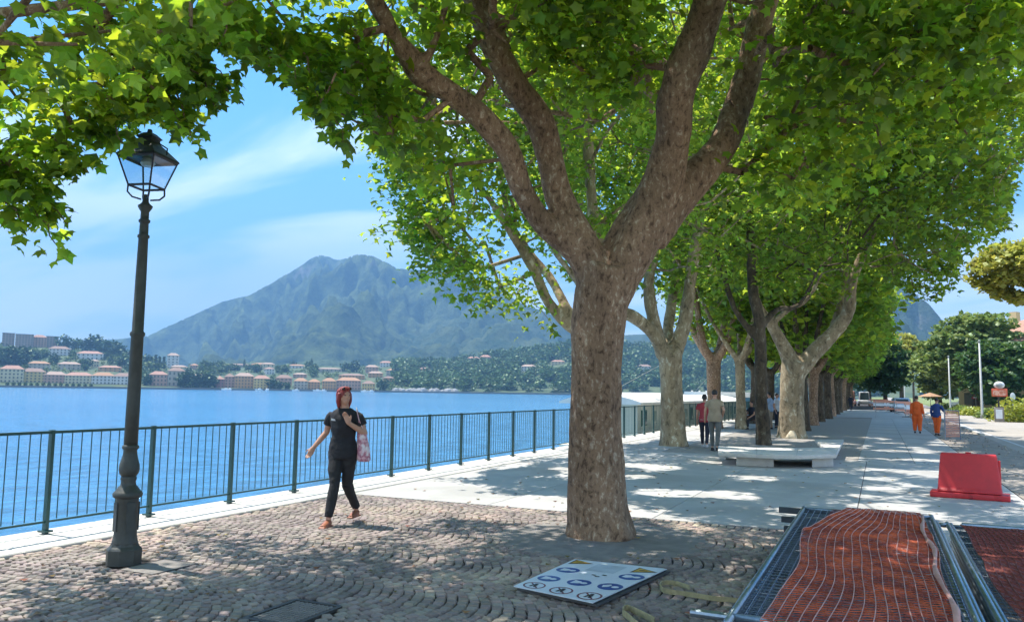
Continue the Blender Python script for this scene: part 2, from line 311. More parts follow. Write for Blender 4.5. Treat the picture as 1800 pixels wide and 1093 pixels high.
MB().box((-8.72, 500, -1.6), (.15, 1120, 3.1)).build('quay_wall', CONC, kind='structure', )
# road, rubble strip
MB().poly([(3.5, -40, -.012), (34, -40, -.012), (34, 61, -.012), (9.6, 62.5, -.012), (7.3, 70, -.012), (7.6, 130, -.012), (9.5, 900, -.012), (3.5, 900, -.012)]).build('road', ROAD, kind='structure')
MB().poly([(2.1, -40, -.006), (3.9, -40, -.006), (3.7, 20, -.006), (4.0, 40, -.006), (3.8, 400, -.006), (2.1, 400, -.006)]).build('rubble_strip', DIRT, kind='structure')
MB().box((3.55+.09+.35, 90, .03), (.16, 100, .1)).build('road_kerb', KERB, kind='structure')
mbl = MB().poly([(4.35, -30, -.008), (4.47, -30, -.008), (4.47, 300, -.008), (4.35, 300, -.008)])
mbl.build('road_marking', mat('road_paint', (.62, .60, .56), (.5, .48, .45), rough=.8), kind='structure')
MB().poly([(-8.6, -40, -.02), (2.6, -40, -.02), (2.6, 260, -.02), (-8.6, 260, -.02)]).build('paving_bed', JOINT, kind='structure')
# loose stones in the rubble strip
mb = MB()
for i in range(600):
    y = 12+random.random()**1.6*75; x = random.uniform(2.14, 3.85); s = random.uniform(.012, .045)
    mb.ell((x, y, s*.4), (s, s*random.uniform(.6, 1), s*.7), 5, 3)
mb.build('rubble_stones', mat('rubble', (.42, .38, .33), (.26, .23, .2), rough=.95, island=.3), kind='stuff', label='loose broken stones and rubble along the road edge', cat='rubble')
# granite slabs of the promenade: real slabs with recessed joints
pave = empty('stone_paving', (0, 0, 0), kind='structure')
BED = (-5.6, -.55, 20.6, 62.)              # planting strip between the rows (x0,x1,y0,y1)
def slab(x0, x1, y0, y1, o0=None):
    g = .006
    key = (round(x1-x0, 3), round(y1-y0, 3))
    if key not in _slabs:
        _slabs[key] = MB().bevbox((0, 0, -.008), (x1-x0-2*g, y1-y0-2*g, .02), .004).mesh('slab', PAVE)
    o = link('slab', _slabs[key], pave); o.location = ((x0+x1)/2, (y0+y1)/2, 0)
_slabs = {}
ys = [10.5+3.9*i for i in range(0, 24)]
for i in range(len(ys)-1):
    y0, y1 = ys[i], ys[i+1]
    if y0 < 20 or y0 > 62: xs = [-7.6, -5.18, -2.76, -.34, 2.08]
    else: xs = None
    if xs:
        for a, b in zip(xs, xs[1:]): slab(a, b, y0, y1)
    else:
        slab(-7.6, -5.6, y0, y1)
        slab(-.55, .75, y0, y1); slab(.75, 2.08, y0, y1)
mbx = MB().poly([(-5.6, 22.2, -.008), (-.55, 22.2, -.008), (-.55, 64, -.008), (-5.6, 64, -.008)])
mbx.build('gravel_bed', GRAVEL, kind='structure')
# kerb stones along the water
kerb = empty('quay_kerb', (0, 0, 0), kind='structure')
km = MB().bevbox((0, 0, -.07), (.96, 1.488, .18), .012).mesh('kerb_stone', KERB)
for i in range(70):
    o = link('kerb_stone', km, kerb); o.location = (-8.09, -3+i*1.5, 0.0)
# cobbles in segmental arcs
TREEC = (-2.91, 8.83)
cob = []; half = .62; H = .098
for k in range(-3, 13):
    yc = .4+k*2*half
    for i in range(-10, 125):
        base = -8.6+i*.1
        nseg = 13
        for j in range(nseg):
            yy = -half+(j+.5)*2*half/nseg; sag = .27*(1-(yy/half)**2)
            x = base+sag; y = yc+yy; ang = math.atan2(-.27*2*yy/half**2, 1)
            x += random.gauss(0, .003); y += random.gauss(0, .003)
            if x < -7.56 or x > 2.05 or y > 10.46 or y < 1.4: continue
            if math.hypot(x-TREEC[0], y-TREEC[1]) < 1.06+random.random()*.14: continue
            if -4.2 < x < -3.72 and 4.51 < y < 5.17: continue
            if -6.23 < x < -5.8 and 5.18 < y < 5.7: continue
            if abs(x+6.41) < .2 and abs(y-5.39) < .2: continue
            cob.append((x, y, -ang, math.cos(ang)))
cob = np.array(cob)
P = proj(np.stack([cob[:, 0], cob[:, 1], np.zeros(len(cob))], 1))
inside = (P[:, 2] > 0) & (P[:, 0] > 0) & (P[:, 0] < 1800) & (P[:, 1] < 1090)
# skip the ones under the barrier stacks when choosing the largest visible
inside &= ~((cob[:, 0] > -.95) & (cob[:, 1] < 9.2))
order = np.argsort(np.where(inside, P[:, 2], 1e9)); single = set(order[:300].tolist())
cobroot = empty('cobble_paving', (0, 0, 0), kind='structure')
cms = []
for q in range(6):
    b = .009; w, l = .080, .084; z = .0
    dx_ = [random.uniform(-.007, .007) for _ in range(8)]
    base = [(-w/2+dx_[0], -l/2+dx_[1]), (w/2+dx_[2], -l/2+dx_[3]), (w/2+dx_[4], l/2+dx_[5]), (-w/2+dx_[6], l/2+dx_[7])]
    vs = [(x, y, -.03) for x, y in base]+[(x, y, -.007) for x, y in base]+[(x*.78, y*.78, random.uniform(.003, .007)) for x, y in base]
    cms.append((vs, [(8, 9, 10, 11)]+[(r+i, r+(i+1) % 4, r+4+(i+1) % 4, r+4+i) for r in (0, 4) for i in range(4)]))
cmesh = [MB().add(*c).mesh('cobblestone', COBBLE) for c in cms]
big = MB(); VV = []; FF = []
for i, (x, y, a, sc_) in enumerate(cob):
    q = random.randrange(6); ht = random.gauss(0, .0025); rz = a+random.gauss(0, .035)
    if i in single:
        o = link('cobblestone', cmesh[q], cobroot); o.location = (x, y, ht); o.rotation_euler = (random.gauss(0, .02), random.gauss(0, .02), rz); continue
    n = len(VV); c, s = math.cos(rz), math.sin(rz); tx, ty = random.gauss(0, .012), random.gauss(0, .012)
    for (px, py, pz) in cms[q][0]: VV.append((x+px*c-py*s, y+px*s+py*c, pz+ht+px*tx+py*ty))
    FF += [tuple(v+n for v in f) for f in cms[q][1]]
big.v = VV; big.f = FF; big.build('cobblestone', COBBLE, cobroot, kind='stuff')
# worn concrete collar round the trunk
mb = MB(); n = 40
ring = [(TREEC[0]+math.cos(2*math.pi*k/n)*1.2*(1+.05*math.sin(3.3*k)), TREEC[1]+math.sin(2*math.pi*k/n)*1.2*(1+.05*math.cos(5.1*k))) for k in range(n)]
mb.prism(ring, -.03, -.001); mb.build('tree_collar', CONC, kind='structure')
# utility plate beside the lamp, manhole cover
t = empty('utility_plate', (-6.015, 5.44, 0), label='pale stone access plate in the cobbles beside the lamp base', cat='access plate')
MB().bevbox((0, 0, -.008), (.40, .50, .03), .006).build('plate', CONC, t)
mb = MB()
for c, d in (((0, .255, -.004), (.44, .012, .024)), ((0, -.255, -.004), (.44, .012, .024)), ((.212, 0, -.004), (.012, .5, .024)), ((-.212, 0, -.004), (.012, .5, .024))): mb.box(c, d)
mb.build('frame', IRON, t)
t = empty('manhole_cover', (-3.96, 4.84, 0), label='square iron manhole cover with studded surface set in the cobbles', cat='manhole cover')
MB().box((0, 0, -.012), (.52, .68, .024)).build('cover', IRON, t)
mb = MB()
for i in range(9):
    for j in range(12): mb.box((-.215+i*.054, -.3+j*.0545, .003), (.040, .040, .008), rz=.785)
mb.build('stud', CONC, t, kind='stuff')
mb = MB()
for c, d in (((0, .37, -.004), (.62, .05, .024)), ((0, -.37, -.004), (.62, .05, .024)), ((.29, 0, -.004), (.05, .69, .024)), ((-.29, 0, -.004), (.05, .69, .024))): mb.box(c, d)
mb.build('frame', IRON, t); t.scale = (.72, .76, 1)
# ------------------------------------------------------------------ railing
rail = empty('lakeside_railing', (-8.3, 5.95, 0), label='dark green iron railing with thin balusters along the lake kerb', cat='railing')
pm = MB().box((0, 0, .56), (.055, .04, 1.12)).box((0, 0, .03), (.12, .10, .02)).mesh('post', RAILG)
bm_ = MB().tube([(0, 0, .15), (0, 0, 1.08)], .0065, 6).mesh('baluster', RAILG)
sp = 1.36; i0 = -3
for i in range(i0, 44):
    y = i*sp
    if abs(5.95+y-24.2) > 0: o = link('post', pm, rail); o.location = (0, y, .02)
    if i < 43:
        MBr = MB().box((0, y+sp/2, 1.115), (.045, sp-.04, .03)); o = MBr.build('top_rail', RAILG, rail)
        MBr = MB().box((0, y+sp/2, .15), (.022, sp-.04, .022)); o = MBr.build('bottom_rail', RAILG, rail)
far = MB()
for i in range(i0, 43):
    for j in range(1, 11):
        y = i*sp+j*sp/11
        if i <= 22: o = link('baluster', bm_, rail); o.location = (random.gauss(0, .002), y, .02)
        else: far.box((0, y, .63), (.013, .013, .94))
far.build('baluster', RAILG, rail, kind='stuff')
# ------------------------------------------------------------------ street lamp
L = G(217, 990); lamp = empty('street_lamp', tuple(L), label='old style dark iron lamp post with square glass lantern on the cobbles', cat='street lamp')
lamp.rotation_euler = (0, .0, .25)
mb = MB(); mb.lathe([(.185, 0), (.185, .135), (.17, .15), (.15, .165), (.14, .19)], 8, ph=math.pi/8); mb.build('base', LAMPG, lamp)
mb = MB(); mb.lathe([(.135, .17), (.133, .2), (.125, .23), (.118, .27), (.118, .60), (.13, .62)], 24); mb.build('pedestal', LAMPG, lamp, smooth=True)
mb = MB()
for k in range(4):
    a = k*math.pi/2-.6; R = Matrix.Rotation(a, 3, 'Z')
    mb.box(R@Vector((.118, 0, .43)), (.012, .09, .26), tilt=R)
mb.build('pedestal_panel', LAMPG, lamp)
mb = MB(); mb.lathe([(.13, .60), (.152, .615), (.156, .64), (.135, .66), (.12, .675), (.10, .70), (.082, .715), (.076, .75), (.085, .775), (.078, .80)], 24); mb.build('collar', LAMPG, lamp, smooth=True)
mb = MB(); mb.lathe([(.078, .80), (.10, .825), (.108, .86), (.105, .90), (.088, .95), (.074, 1.0), (.07, 1.04), (.088, 1.055), (.088, 1.075), (.07, 1.09)], 24); mb.build('vase', LAMPG, lamp, smooth=True)
mb = MB(); mb.lathe([(.073, 1.09), (.071, 1.5), (.066, 2.1), (.080, 2.115), (.080, 2.14), (.062, 2.155), (.058, 2.7), (.052, 3.05), (.065, 3.06), (.065, 3.08), (.05, 3.09), (.047, 3.2), (.062, 3.21), (.062, 3.23), (.046, 3.24), (.045, 3.31), (.075, 3.35), (.08, 3.37), (.05, 3.39), (.035, 3.41), (.03, 3.48)], 20); mb.build('shaft', LAMPG, lamp, smooth=True)
lan = MB()
def sqv(h, z): return [(-h, -h, z), (h, -h, z), (h, h, z), (-h, h, z)]
for (h, z, w) in ((.115, 3.555, .012), (.19, 3.83, .016)):
    q = sqv(h, z)
    for i in range(4): lan.tube([q[i], q[(i+1) % 4]], w, 4)
a, b = sqv(.115, 3.555), sqv(.19, 3.83)
for i in range(4): lan.tube([a[i], b[i]], .010, 4)
for i in range(4):
    x, y, z = a[i]; lan.tube([(x*.25, y*.25, 3.43), (x*.75, y*.75, 3.445), (x*1.02, y*1.02, 3.49), (x, y, 3.555)], .009, 5)
lan.build('lantern_frame', LAMPD, lamp)
gl = MB()
a, b = sqv(.11, 3.56), sqv(.185, 3.825)
for i in range(4): MB().poly([a[i], a[(i+1) % 4], b[(i+1) % 4], b[i]]).build('pane', GLASS, lamp)
rf = MB()
rf.rings([], 4) if False else None
prof = [(.29, 3.835), (.285, 3.85), (.14, 3.965), (.13, 3.97), (.10, 4.0), (.10, 4.03), (.125, 4.045), (.06, 4.09), (.025, 4.10), (.02, 4.13)]
rf.lathe([(r*1.0, z) for r, z in prof], 4, ph=math.pi/4); rf.build('lantern_roof', LAMPD, lamp)
MB().lathe([(.05, 3.76), (.07, 3.79), (.05, 3.835)], 12).build('lamp_head', mat('milk_glass', (.7, .7, .66), rough=.3), lamp)
for s in (-1, 1): MB().tube([(s*.21, -.02*s, 3.86), (s*.2, 0, 3.93), (s*.11, 0, 3.985)], .007, 5).build('roof_bracket', LAMPD, lamp)

for ch in lamp.children:
    if ch.name.split('.')[0] in ('base', 'pedestal', 'pedestal_panel', 'collar', 'vase', 'shaft'): ch.scale = (.84, .84, 1)
fm_ = MB(); Rl = random.Random(3)
for i in range(420):                              # a scatter of dry leaves and bark flakes
    x = Rl.uniform(-7.4, 2); y = 3.5+Rl.random()**1.4*26
    if x > -1 and y < 9.3: continue
    s_ = Rl.uniform(.018, .045); a = Rl.uniform(0, 6.28); z = .014 if y < 10.5 else .006
    fm_.add([(x+math.cos(a+q)*s_*(1 if q != 1.57 else .6), y+math.sin(a+q)*s_*.8, z+(.012 if q in (0, 3.14) else 0)) for q in (0, 1.57, 3.14, 4.71)], [(0, 1, 2, 3)])
fm_.build('fallen_leaves', mat('dry_leaf', (.26, .16, .06), (.16, .10, .04), rough=.9, island=.5), kind='stuff', label='scattered dry leaves and bark flakes on the paving', cat='leaves')
# ------------------------------------------------------------------ trees
T_STAR = (np.array([(0, .0, 0), (.42, -.06, -.07), (.36, .17, .02), (.60, .47, -.16), (.30, .56, .0), (.05, .95, -.2), (-.27, .55, .03), (-.58, .50, -.10), (-.37, .16, .0), (-.40, -.08, -.09), (0, .32, .07)]),
          np.array([(10, i, (i+1) % 10) for i in range(10)]))
T_MID = (np.array([(0, 0, 0), (.5, .3, -.08), (.2, .5, .02), (0, .95, -.1), (-.2, .5, .02), (-.5, .3, -.08)]), np.array([(0, 1, 2), (0, 2, 4), (2, 3, 4), (0, 4, 5)]))
T_FAR = (np.array([(0, -.1, 0), (.5, .4, -.12), (0, .95, 0), (-.5, .4, -.12)]), np.array([(0, 1, 2), (0, 2, 3)]))
def leaf_frames(pts, droop=.6, cen=None, spread=.95):
    n = len(pts); N = rng.normal(0, spread, (n, 3)); N[:, 2] = np.abs(N[:, 2])+.65
    N /= np.linalg.norm(N, axis=1)[:, None]
    T = rng.normal(0, 1, (n, 3)); T[:, 2] -= droop
    if cen is not None: O = pts-cen; O /= (np.linalg.norm(O, axis=1)[:, None]+1e-6); T += O*.8
    T -= N*(T*N).sum(1)[:, None]; T /= (np.linalg.norm(T, axis=1)[:, None]+1e-9)
    B = np.cross(T, N); return B, T, N
def leaf_geo(pts, size, tpl, frames):
    B, T, N = frames; V, K = tpl; n = len(pts); s = size[:, None, None]
    W = pts[:, None, :]+s*(V[None, :, 0, None]*B[:, None, :]+V[None, :, 1, None]*T[:, None, :]+V[None, :, 2, None]*N[:, None, :])
    tri = (K[None]+(np.arange(n)*len(V))[:, None, None]).reshape(-1, 3)
    return W.reshape(-1, 3), tri
def inpoly(x, y, poly):
    r = np.zeros(x.shape, bool); P = np.array(poly, float); j = len(P)-1
    for i in range(len(P)):
        c = ((P[i, 1] > y) != (P[j, 1] > y)) & (x < (P[j, 0]-P[i, 0])*(y-P[i, 1])/(P[j, 1]-P[i, 1]+1e-12)+P[i, 0]); r ^= c; j = i
    return r
GAP_L = [(-300, 900), (-300, 395), (0, 388), (40, 405), (80, 440), (112, 448), (122, 410), (100, 372), (95, 335), (112, 318), (155, 308), (140, 275), (128, 255), (165, 248), (205, 252), (240, 225), (255, 205), (300, 205), (325, 240), (342, 250), (350, 200), (372, 180), (408, 170), (395, 145), (352, 112), (342, 90), (372, 72), (400, 78), (425, 95), (440, 122), (470, 108), (500, 122), (520, 158), (550, 170), (558, 215), (592, 262), (612, 245), (598, 190), (640, 205), (655, 250), (690, 290), (672, 340), (705, 375), (655, 405), (690, 425), (745, 450), (725, 490), (775, 475), (812, 483), (825, 530), (860, 540), (900, 515), (925, 545), (960, 560), (985, 590), (1003, 600), (1010, 900)]
GAP_R = [(1500, 900), (1535, 695), (1548, 600), (1545, 545), (1562, 480), (1600, 530), (1640, 532), (1680, 505), (1690, 445), (1740, 425), (1778, 400), (1775, 340), (1800, 290), (2300, 240), (2300, 900)]
def lit_prune(P, seed):
    """gaps between the crowns: where the pavement by the water lies in full sun"""
    r = np.random.default_rng(seed).random(len(P)); t = P[:, 2]/SUNV[2]; X = P[:, 0]-SUNV[0]*t; Y = P[:, 1]-SUNV[1]*t
    nz = fbm(X*.9+5, Y*.9+3, 3)
    k = np.zeros(len(P), bool)
    A = (X > -9.5) & (X < -6.5+.9*(nz-.5)) & (Y > 7.7) & (Y < 12.5); k |= A
    A2 = (X > -8.8) & (X < -7.1+1.2*(nz-.5)) & (Y > 12) & (Y < 60) & (nz > .42); k |= A2
    B = (X > -7.6) & (X < -3.1+1.6*(nz-.5)) & (Y > 9.35+.8*(nz-.5)) & (Y < 11.6+.6*(nz-.5)); k |= B
    D = (X > -7.4) & (X < -5.1) & (Y > 7.35+.8*(nz-.5)) & (Y < 9.5); k |= D
    C = (X > -6.5) & (X < -2.8) & (Y > 11.5) & (Y < 20) & (nz > .56); k |= C
    E = (X > -3.5) & (X < 3) & (Y > 9.6) & (Y < 60) & (nz > .61); k |= E
    Z = (X > -7) & (X < -2) & (Y > 2) & (Y < 9.5) & (nz > .66); k |= Z
    return k & (r < .965)
def grow(mb_, nodes, sprigs, r0=.011, powr=.42, maxr=.12, n=5, gaps=None):
    """join every sprig to the limbs by thin forking boughs"""
    pos = [Vector(p) for p in nodes]; par = [-1]*len(pos); arr = np.array(nodes, float)
    D = np.min(np.linalg.norm(sprigs[:, None]-arr[None, ::2], axis=2), axis=1)
    for si in np.argsort(D):
        s = sprigs[si]; d = np.linalg.norm(arr-s, axis=1)+np.maximum(arr[:, 2]-s[2], 0)*.6; j = int(np.argmin(d)); L = np.linalg.norm(arr[j]-s)
        k = max(1, int(L/.7)); prev = j; new = []
        for q in range(1, k+1):
            f = q/k; p = arr[j]*(1-f)+s*f+rng.normal(0, .07, 3)*(q < k)*min(L, 1.5); p[2] += .12*L*math.sin(math.pi*f)
            pos.append(Vector(p)); par.append(prev); prev = len(pos)-1; new.append(p)
        arr = np.vstack([arr, new])
    cnt = np.zeros(len(pos)); m = len(nodes)
    for i in range(len(pos)-1, m-1, -1): cnt[i] += 1; 
    for i in range(len(pos)-1, m-1, -1):
        if par[i] >= m: cnt[par[i]] += cnt[i]
    bad = np.zeros(len(pos), bool)
    if gaps:
        q = proj(np.array([tuple(p) for p in pos]))
        for g in gaps: bad |= inpoly(q[:, 0], q[:, 1], g) & (q[:, 2] > 0)
    for i in range(m, len(pos)):
        if bad[i] or bad[par[i]]: bad[i] = True; continue
        ra = min(maxr, r0*cnt[i]**powr); rb = min(maxr, r0*(cnt[par[i]] if par[i] >= m else cnt[i]*1.2)**powr)
        mb_.tube([pos[par[i]], pos[i]], [rb, ra], n, cap=False)
def sample_crown(ells, nn_, zmin=3.6, lowbias=0, seed=0):
    R = np.random.default_rng(seed); out = []; vol = [a[3]*a[4]*a[5] for a in ells]; tot = sum(vol)
    for e, v in zip(ells, vol):
        k = int(nn_*v/tot*1.0)+1; d = R.normal(0, 1, (k, 3)); d /= np.linalg.norm(d, axis=1)[:, None]; r = R.random(k)**(1/2.6)
        out.append(np.array(e[:3])+d*r[:, None]*np.array(e[3:]))
    P = np.vstack(out); P[:, 2] = np.maximum(P[:, 2], zmin+R.random(len(P))*.5); return P
def make_tree(name, label, group, base, limbs, ells, nsp, nleaf, lsize, tpl, bark, leafm, seed, voxel=.04, zmin=3.6, extra=None, prune=True, gaps=(GAP_L, GAP_R), lit=True, spr=.55, singles=0, boughs=True, fine=None, fsp=.095, fn=9, cat='tree', droop=.6, flat=.5, rough=.012, bare=None, thin=None):
    root = empty(name, tuple(base), label=label, cat=cat, group=group); off = np.array(base, float)
    mb = MB(); nodes = []
    for pts, rad in limbs:
        # smooth resample
        P = np.array(pts, float); Rd = np.array(rad, float); S = []; RR = []
        for i in range(len(P)-1):
            p0 = P[max(i-1, 0)]; p1 = P[i]; p2 = P[i+1]; p3 = P[min(i+2, len(P)-1)]
            for q in np.linspace(0, 1, 5)[:-1]:
                S.append(.5*((2*p1)+(-p0+p2)*q+(2*p0-5*p1+4*p2-p3)*q*q+(-p0+3*p1-3*p2+p3)*q**3)); RR.append(Rd[i]*(1-q)+Rd[i+1]*q)
        S.append(P[-1]); RR.append(Rd[-1])
        mb.tube([s-off for s in S], RR, 14); 
        for s in S:
            if s[2] > 2.8: nodes.append(s)
    def dsp(c): return (fbm(c[:, 0]*7+c[:, 2]*2, c[:, 1]*7+c[:, 2]*3.1, 4)-.5)*rough*3.2+(fbm(c[:, 0]*2+c[:, 2], c[:, 1]*2-c[:, 2], 2)-.5)*rough*5
    fuse(mb, 'trunk', voxel, bark, root, smooth=4, disp=dsp)
    sp_ = sample_crown(ells, nsp, zmin, seed=seed)
    if extra is not None: sp_ = np.vstack([sp_, extra])
    R = np.random.default_rng(seed+1)
    if prune:
        q = proj(sp_); ok = np.ones(len(sp_), bool)
        for g in gaps: ok &= ~(inpoly(q[:, 0], q[:, 1], g) & (q[:, 2] > 0))
        sp_ = sp_[ok]
    if lit: sp_ = sp_[~lit_prune(sp_, seed)]
    if thin:                                       # loose, airy outer boughs
        q = proj(sp_); sp_ = sp_[~((q[:, 2] > 0) & inpoly(q[:, 0], q[:, 1], thin[0]) & (R.random(len(sp_)) < thin[1]))]
    k = nleaf; d = R.normal(0, 1, (len(sp_)*k, 3)); d /= np.linalg.norm(d, axis=1)[:, None]; rr = R.random(len(d))**(1/2.2)
    sid = np.repeat(np.arange(len(sp_)), k); pts = np.repeat(sp_, k, 0)+d*rr[:, None]*spr*np.array([1, 1, flat]); cen = np.repeat(sp_, k, 0)
    pts[:, 2] -= .25*spr*rr
    if prune:
        q = proj(pts); ok = (pts[:, 2] > zmin-1.2); j = R.normal(0, 7, (len(pts), 2))
        for g in gaps: ok &= ~(inpoly(q[:, 0]+j[:, 0], q[:, 1]+j[:, 1], g) & (q[:, 2] > 0))
        ok &= np.linalg.norm(pts-EYE, axis=1) > 3.6
        pts = pts[ok]; cen = cen[ok]; sid = sid[ok]
    if lit:
        ok = ~lit_prune(pts, seed+5); pts = pts[ok]; cen = cen[ok]; sid = sid[ok]
    if boughs:
        alive = np.bincount(sid, minlength=len(sp_)) > k*.45
        bb = MB(); grow(bb, nodes, sp_[alive], maxr=.045, gaps=gaps if prune else None); bb.v = [tuple(np.array(v)-off) for v in bb.v]; bb.build('bough', bark, root, smooth=True, kind='stuff')
    if bare:                                       # the big limbs carry no leaf sprays of their own here
        q = proj(pts); kill = np.zeros(len(pts), bool)
        for path, hw, dl in bare:
            for (x0, y0), (x1, y1) in zip(path, path[1:]):
                dx0, dy0 = x1-x0, y1-y0; tt = np.clip(((q[:, 0]-x0)*dx0+(q[:, 1]-y0)*dy0)/(dx0*dx0+dy0*dy0), 0, 1)
                kill |= (np.hypot(q[:, 0]-x0-tt*dx0, q[:, 1]-y0-tt*dy0) < hw*(1+.25*R.normal(0, 1, len(pts)))) & (q[:, 2] < dl)
        kill &= R.random(len(pts)) < .96
        pts = pts[~kill]; cen = cen[~kill]
    if fine:
        fb = MB(); fp = []; fc = []
        for path, dp in fine:
            W = [PD(u, v, dp) for u, v in path]; seg = []
            for a, b in zip(W, W[1:]):
                m_ = max(2, int(np.linalg.norm(b-a)/(fsp*1.1)))
                for q_ in range(m_): seg.append(a+(b-a)*q_/m_+R.normal(0, fsp*.2, 3))
            seg.append(W[-1]); fb.tube([s-off for s in seg], [.011*(1-.7*i/len(seg)) for i in range(len(seg))], 5)
            for i, s in enumerate(seg):
                k_ = int(fn*(1.15-.8*i/len(seg)))+1; fp.append(s+R.normal(0, fsp*(1.1-.5*i/len(seg)), (k_, 3))); fc.append(np.repeat([s+np.array([0, 0, .2])], k_, 0))
        fb.build('twig', bark, root, kind='stuff'); pts = np.vstack([pts]+fp); cen = np.vstack([cen]+fc)
    size = lsize*R.uniform(.6, 1.25, len(pts)); fr = leaf_frames(pts, droop, cen)
    keep = np.ones(len(pts), bool)
    if singles:
        q = proj(pts); vis = (q[:, 2] > 1) & (q[:, 0] > 5) & (q[:, 0] < 1795) & (q[:, 1] > 5) & (q[:, 1] < 1000)
        o = np.argsort(np.where(vis, q[:, 2]/size, 1e9))[:singles]; keep[o] = False
        lm = bpy.data.meshes.new('leaf'); lm.from_pydata(tpl[0].tolist(), [], tpl[1].tolist()); lm.materials.append(leafm); lm.update()
        for i in o:
            B, T, N = fr[0][i], fr[1][i], fr[2][i]; M = Matrix.Identity(4)
            for a in range(3): M[a][0] = B[a]*size[i]; M[a][1] = T[a]*size[i]; M[a][2] = N[a]*size[i]; M[a][3] = pts[i][a]-off[a]
            ob = link('leaf', lm, root); ob.matrix_local = M
    pts = pts[keep]; size = size[keep]; fr = [a[keep] for a in fr]
    V, K = leaf_geo(pts-off, size, tpl, fr); link('crown', npmesh('crown', V, K, leafm), root, kind='stuff')
    return root
# --- the big plane tree
def D9(u, v, d): return PD(u, v, d)
bs = G(1057, 940); dep = proj(bs)[2]
limbsA = [
 ([D9(1057, 955, dep), D9(1056, 938, dep), D9(1052, 905, dep), D9(1048, 850, dep), D9(1047, 780, dep), D9(1048, 700, dep), D9(1051, 600, dep), D9(1058, 520, dep), D9(1068, 470, dep)], [.43, .41, .36, .335, .31, .30, .305, .325, .33]),
 ([D9(1050, 500, dep), D9(1015, 440, dep), D9(955, 395, dep-.05), D9(915, 330, dep-.15), D9(892, 262, dep-.3), D9(842, 205, dep-.45), D9(785, 160, dep-.6), D9(738, 125, dep-.8), D9(695, 65, dep-1), D9(650, -10, dep-1.25), D9(590, -110, dep-1.6), D9(520, -200, dep-2)], [.22, .18, .15, .14, .138, .14, .13, .14, .105, .09, .07, .05]),
 ([D9(1060, 500, dep), D9(1025, 430, dep), D9(990, 365, dep+.1), D9(968, 290, dep+.15), D9(948, 215, dep+.1), D9(905, 150, dep), D9(872, 85, dep-.1), D9(838, -5, dep-.3), D9(800, -120, dep-.6), D9(780, -260, dep-.8)], [.22, .19, .18, .17, .165, .17, .165, .15, .12, .07]),
 ([D9(1058, 570, dep), D9(1078, 505, dep), D9(1120, 425, dep), D9(1158, 340, dep), D9(1180, 250, dep-.1), D9(1188, 170, dep-.2), D9(1222, 75, dep-.3), D9(1252, -10, dep-.5), D9(1290, -120, dep-.8), D9(1290, -260, dep-1)], [.22, .27, .26, .245, .215, .20, .195, .17, .13, .08]),
 ([D9(1140, 420, dep+.1), D9(1200, 335, dep+.2), D9(1258, 275, dep+.35), D9(1292, 205, dep+.5), D9(1318, 115, dep+.5), D9(1350, -10, dep+.5), D9(1400, -130, dep+.3), D9(1480, -230, dep)], [.22, .225, .20, .17, .155, .15, .12, .07]),
 ([D9(1072, 500, dep+.05), D9(1090, 425, dep+.12), D9(1122, 365, dep+.15), D9(1158, 300, dep+.1)], [.22, .18, .15, .10]),
 ([D9(738, 125, dep-.8), D9(770, 60, dep-.9), D9(786, -20, dep-1), D9(790, -120, dep-1)], [.06, .05, .045, .03]),
]
# trunk flare with root swellings
for k in range(7):
    a = k*.9+.3; r = .30+.05*math.sin(k*2.3)
    limbsA.append(([bs+np.array([0, 0, .75]), bs+np.array([math.cos(a)*r*.55, math.sin(a)*r*.55, .3]), bs+np.array([math.cos(a)*r, math.sin(a)*r, -.03])], [.15, .15, .13]))
def hang(lst, d=.25, n=3):
    o = []
    for (u, v, dp) in lst:
        c = PD(u, v, dp)
        for _ in range(n): o.append(c+rng.normal(0, d, 3)*np.array([1, 1, .6]))
    return np.array(o)
exA = hang([(590, 205, 8), (575, 170, 8.2), (600, 230, 8), (540, 120, 8), (500, 90, 8), (450, 95, 8.4), (440, 60, 7.5), (620, 150, 8.5), (650, 140, 9), (700, 220, 8.8), (560, 60, 7.6), (640, 60, 8.2), (720, 300, 9.4), (900, 40, 8.5), (1000, 60, 9), (1080, 40, 8.6), (1020, 10, 8), (1100, 150, 9.5), (760, 60, 8.4), (690, 130, 9.2),
            (1420, 60, 8), (1500, 110, 7.8), (1600, 90, 7.6), (1700, 70, 7.5), (1480, 20, 7.2), (1640, 20, 7), (1760, 30, 7.2), (1400, 200, 9), (1480, 230, 9.5), (1300, 60, 9), (1560, 200, 9), (1680, 180, 9), (1440, 280, 10), (1760, 150, 8.6), (1340, 290, 9.6)], .3, 6)
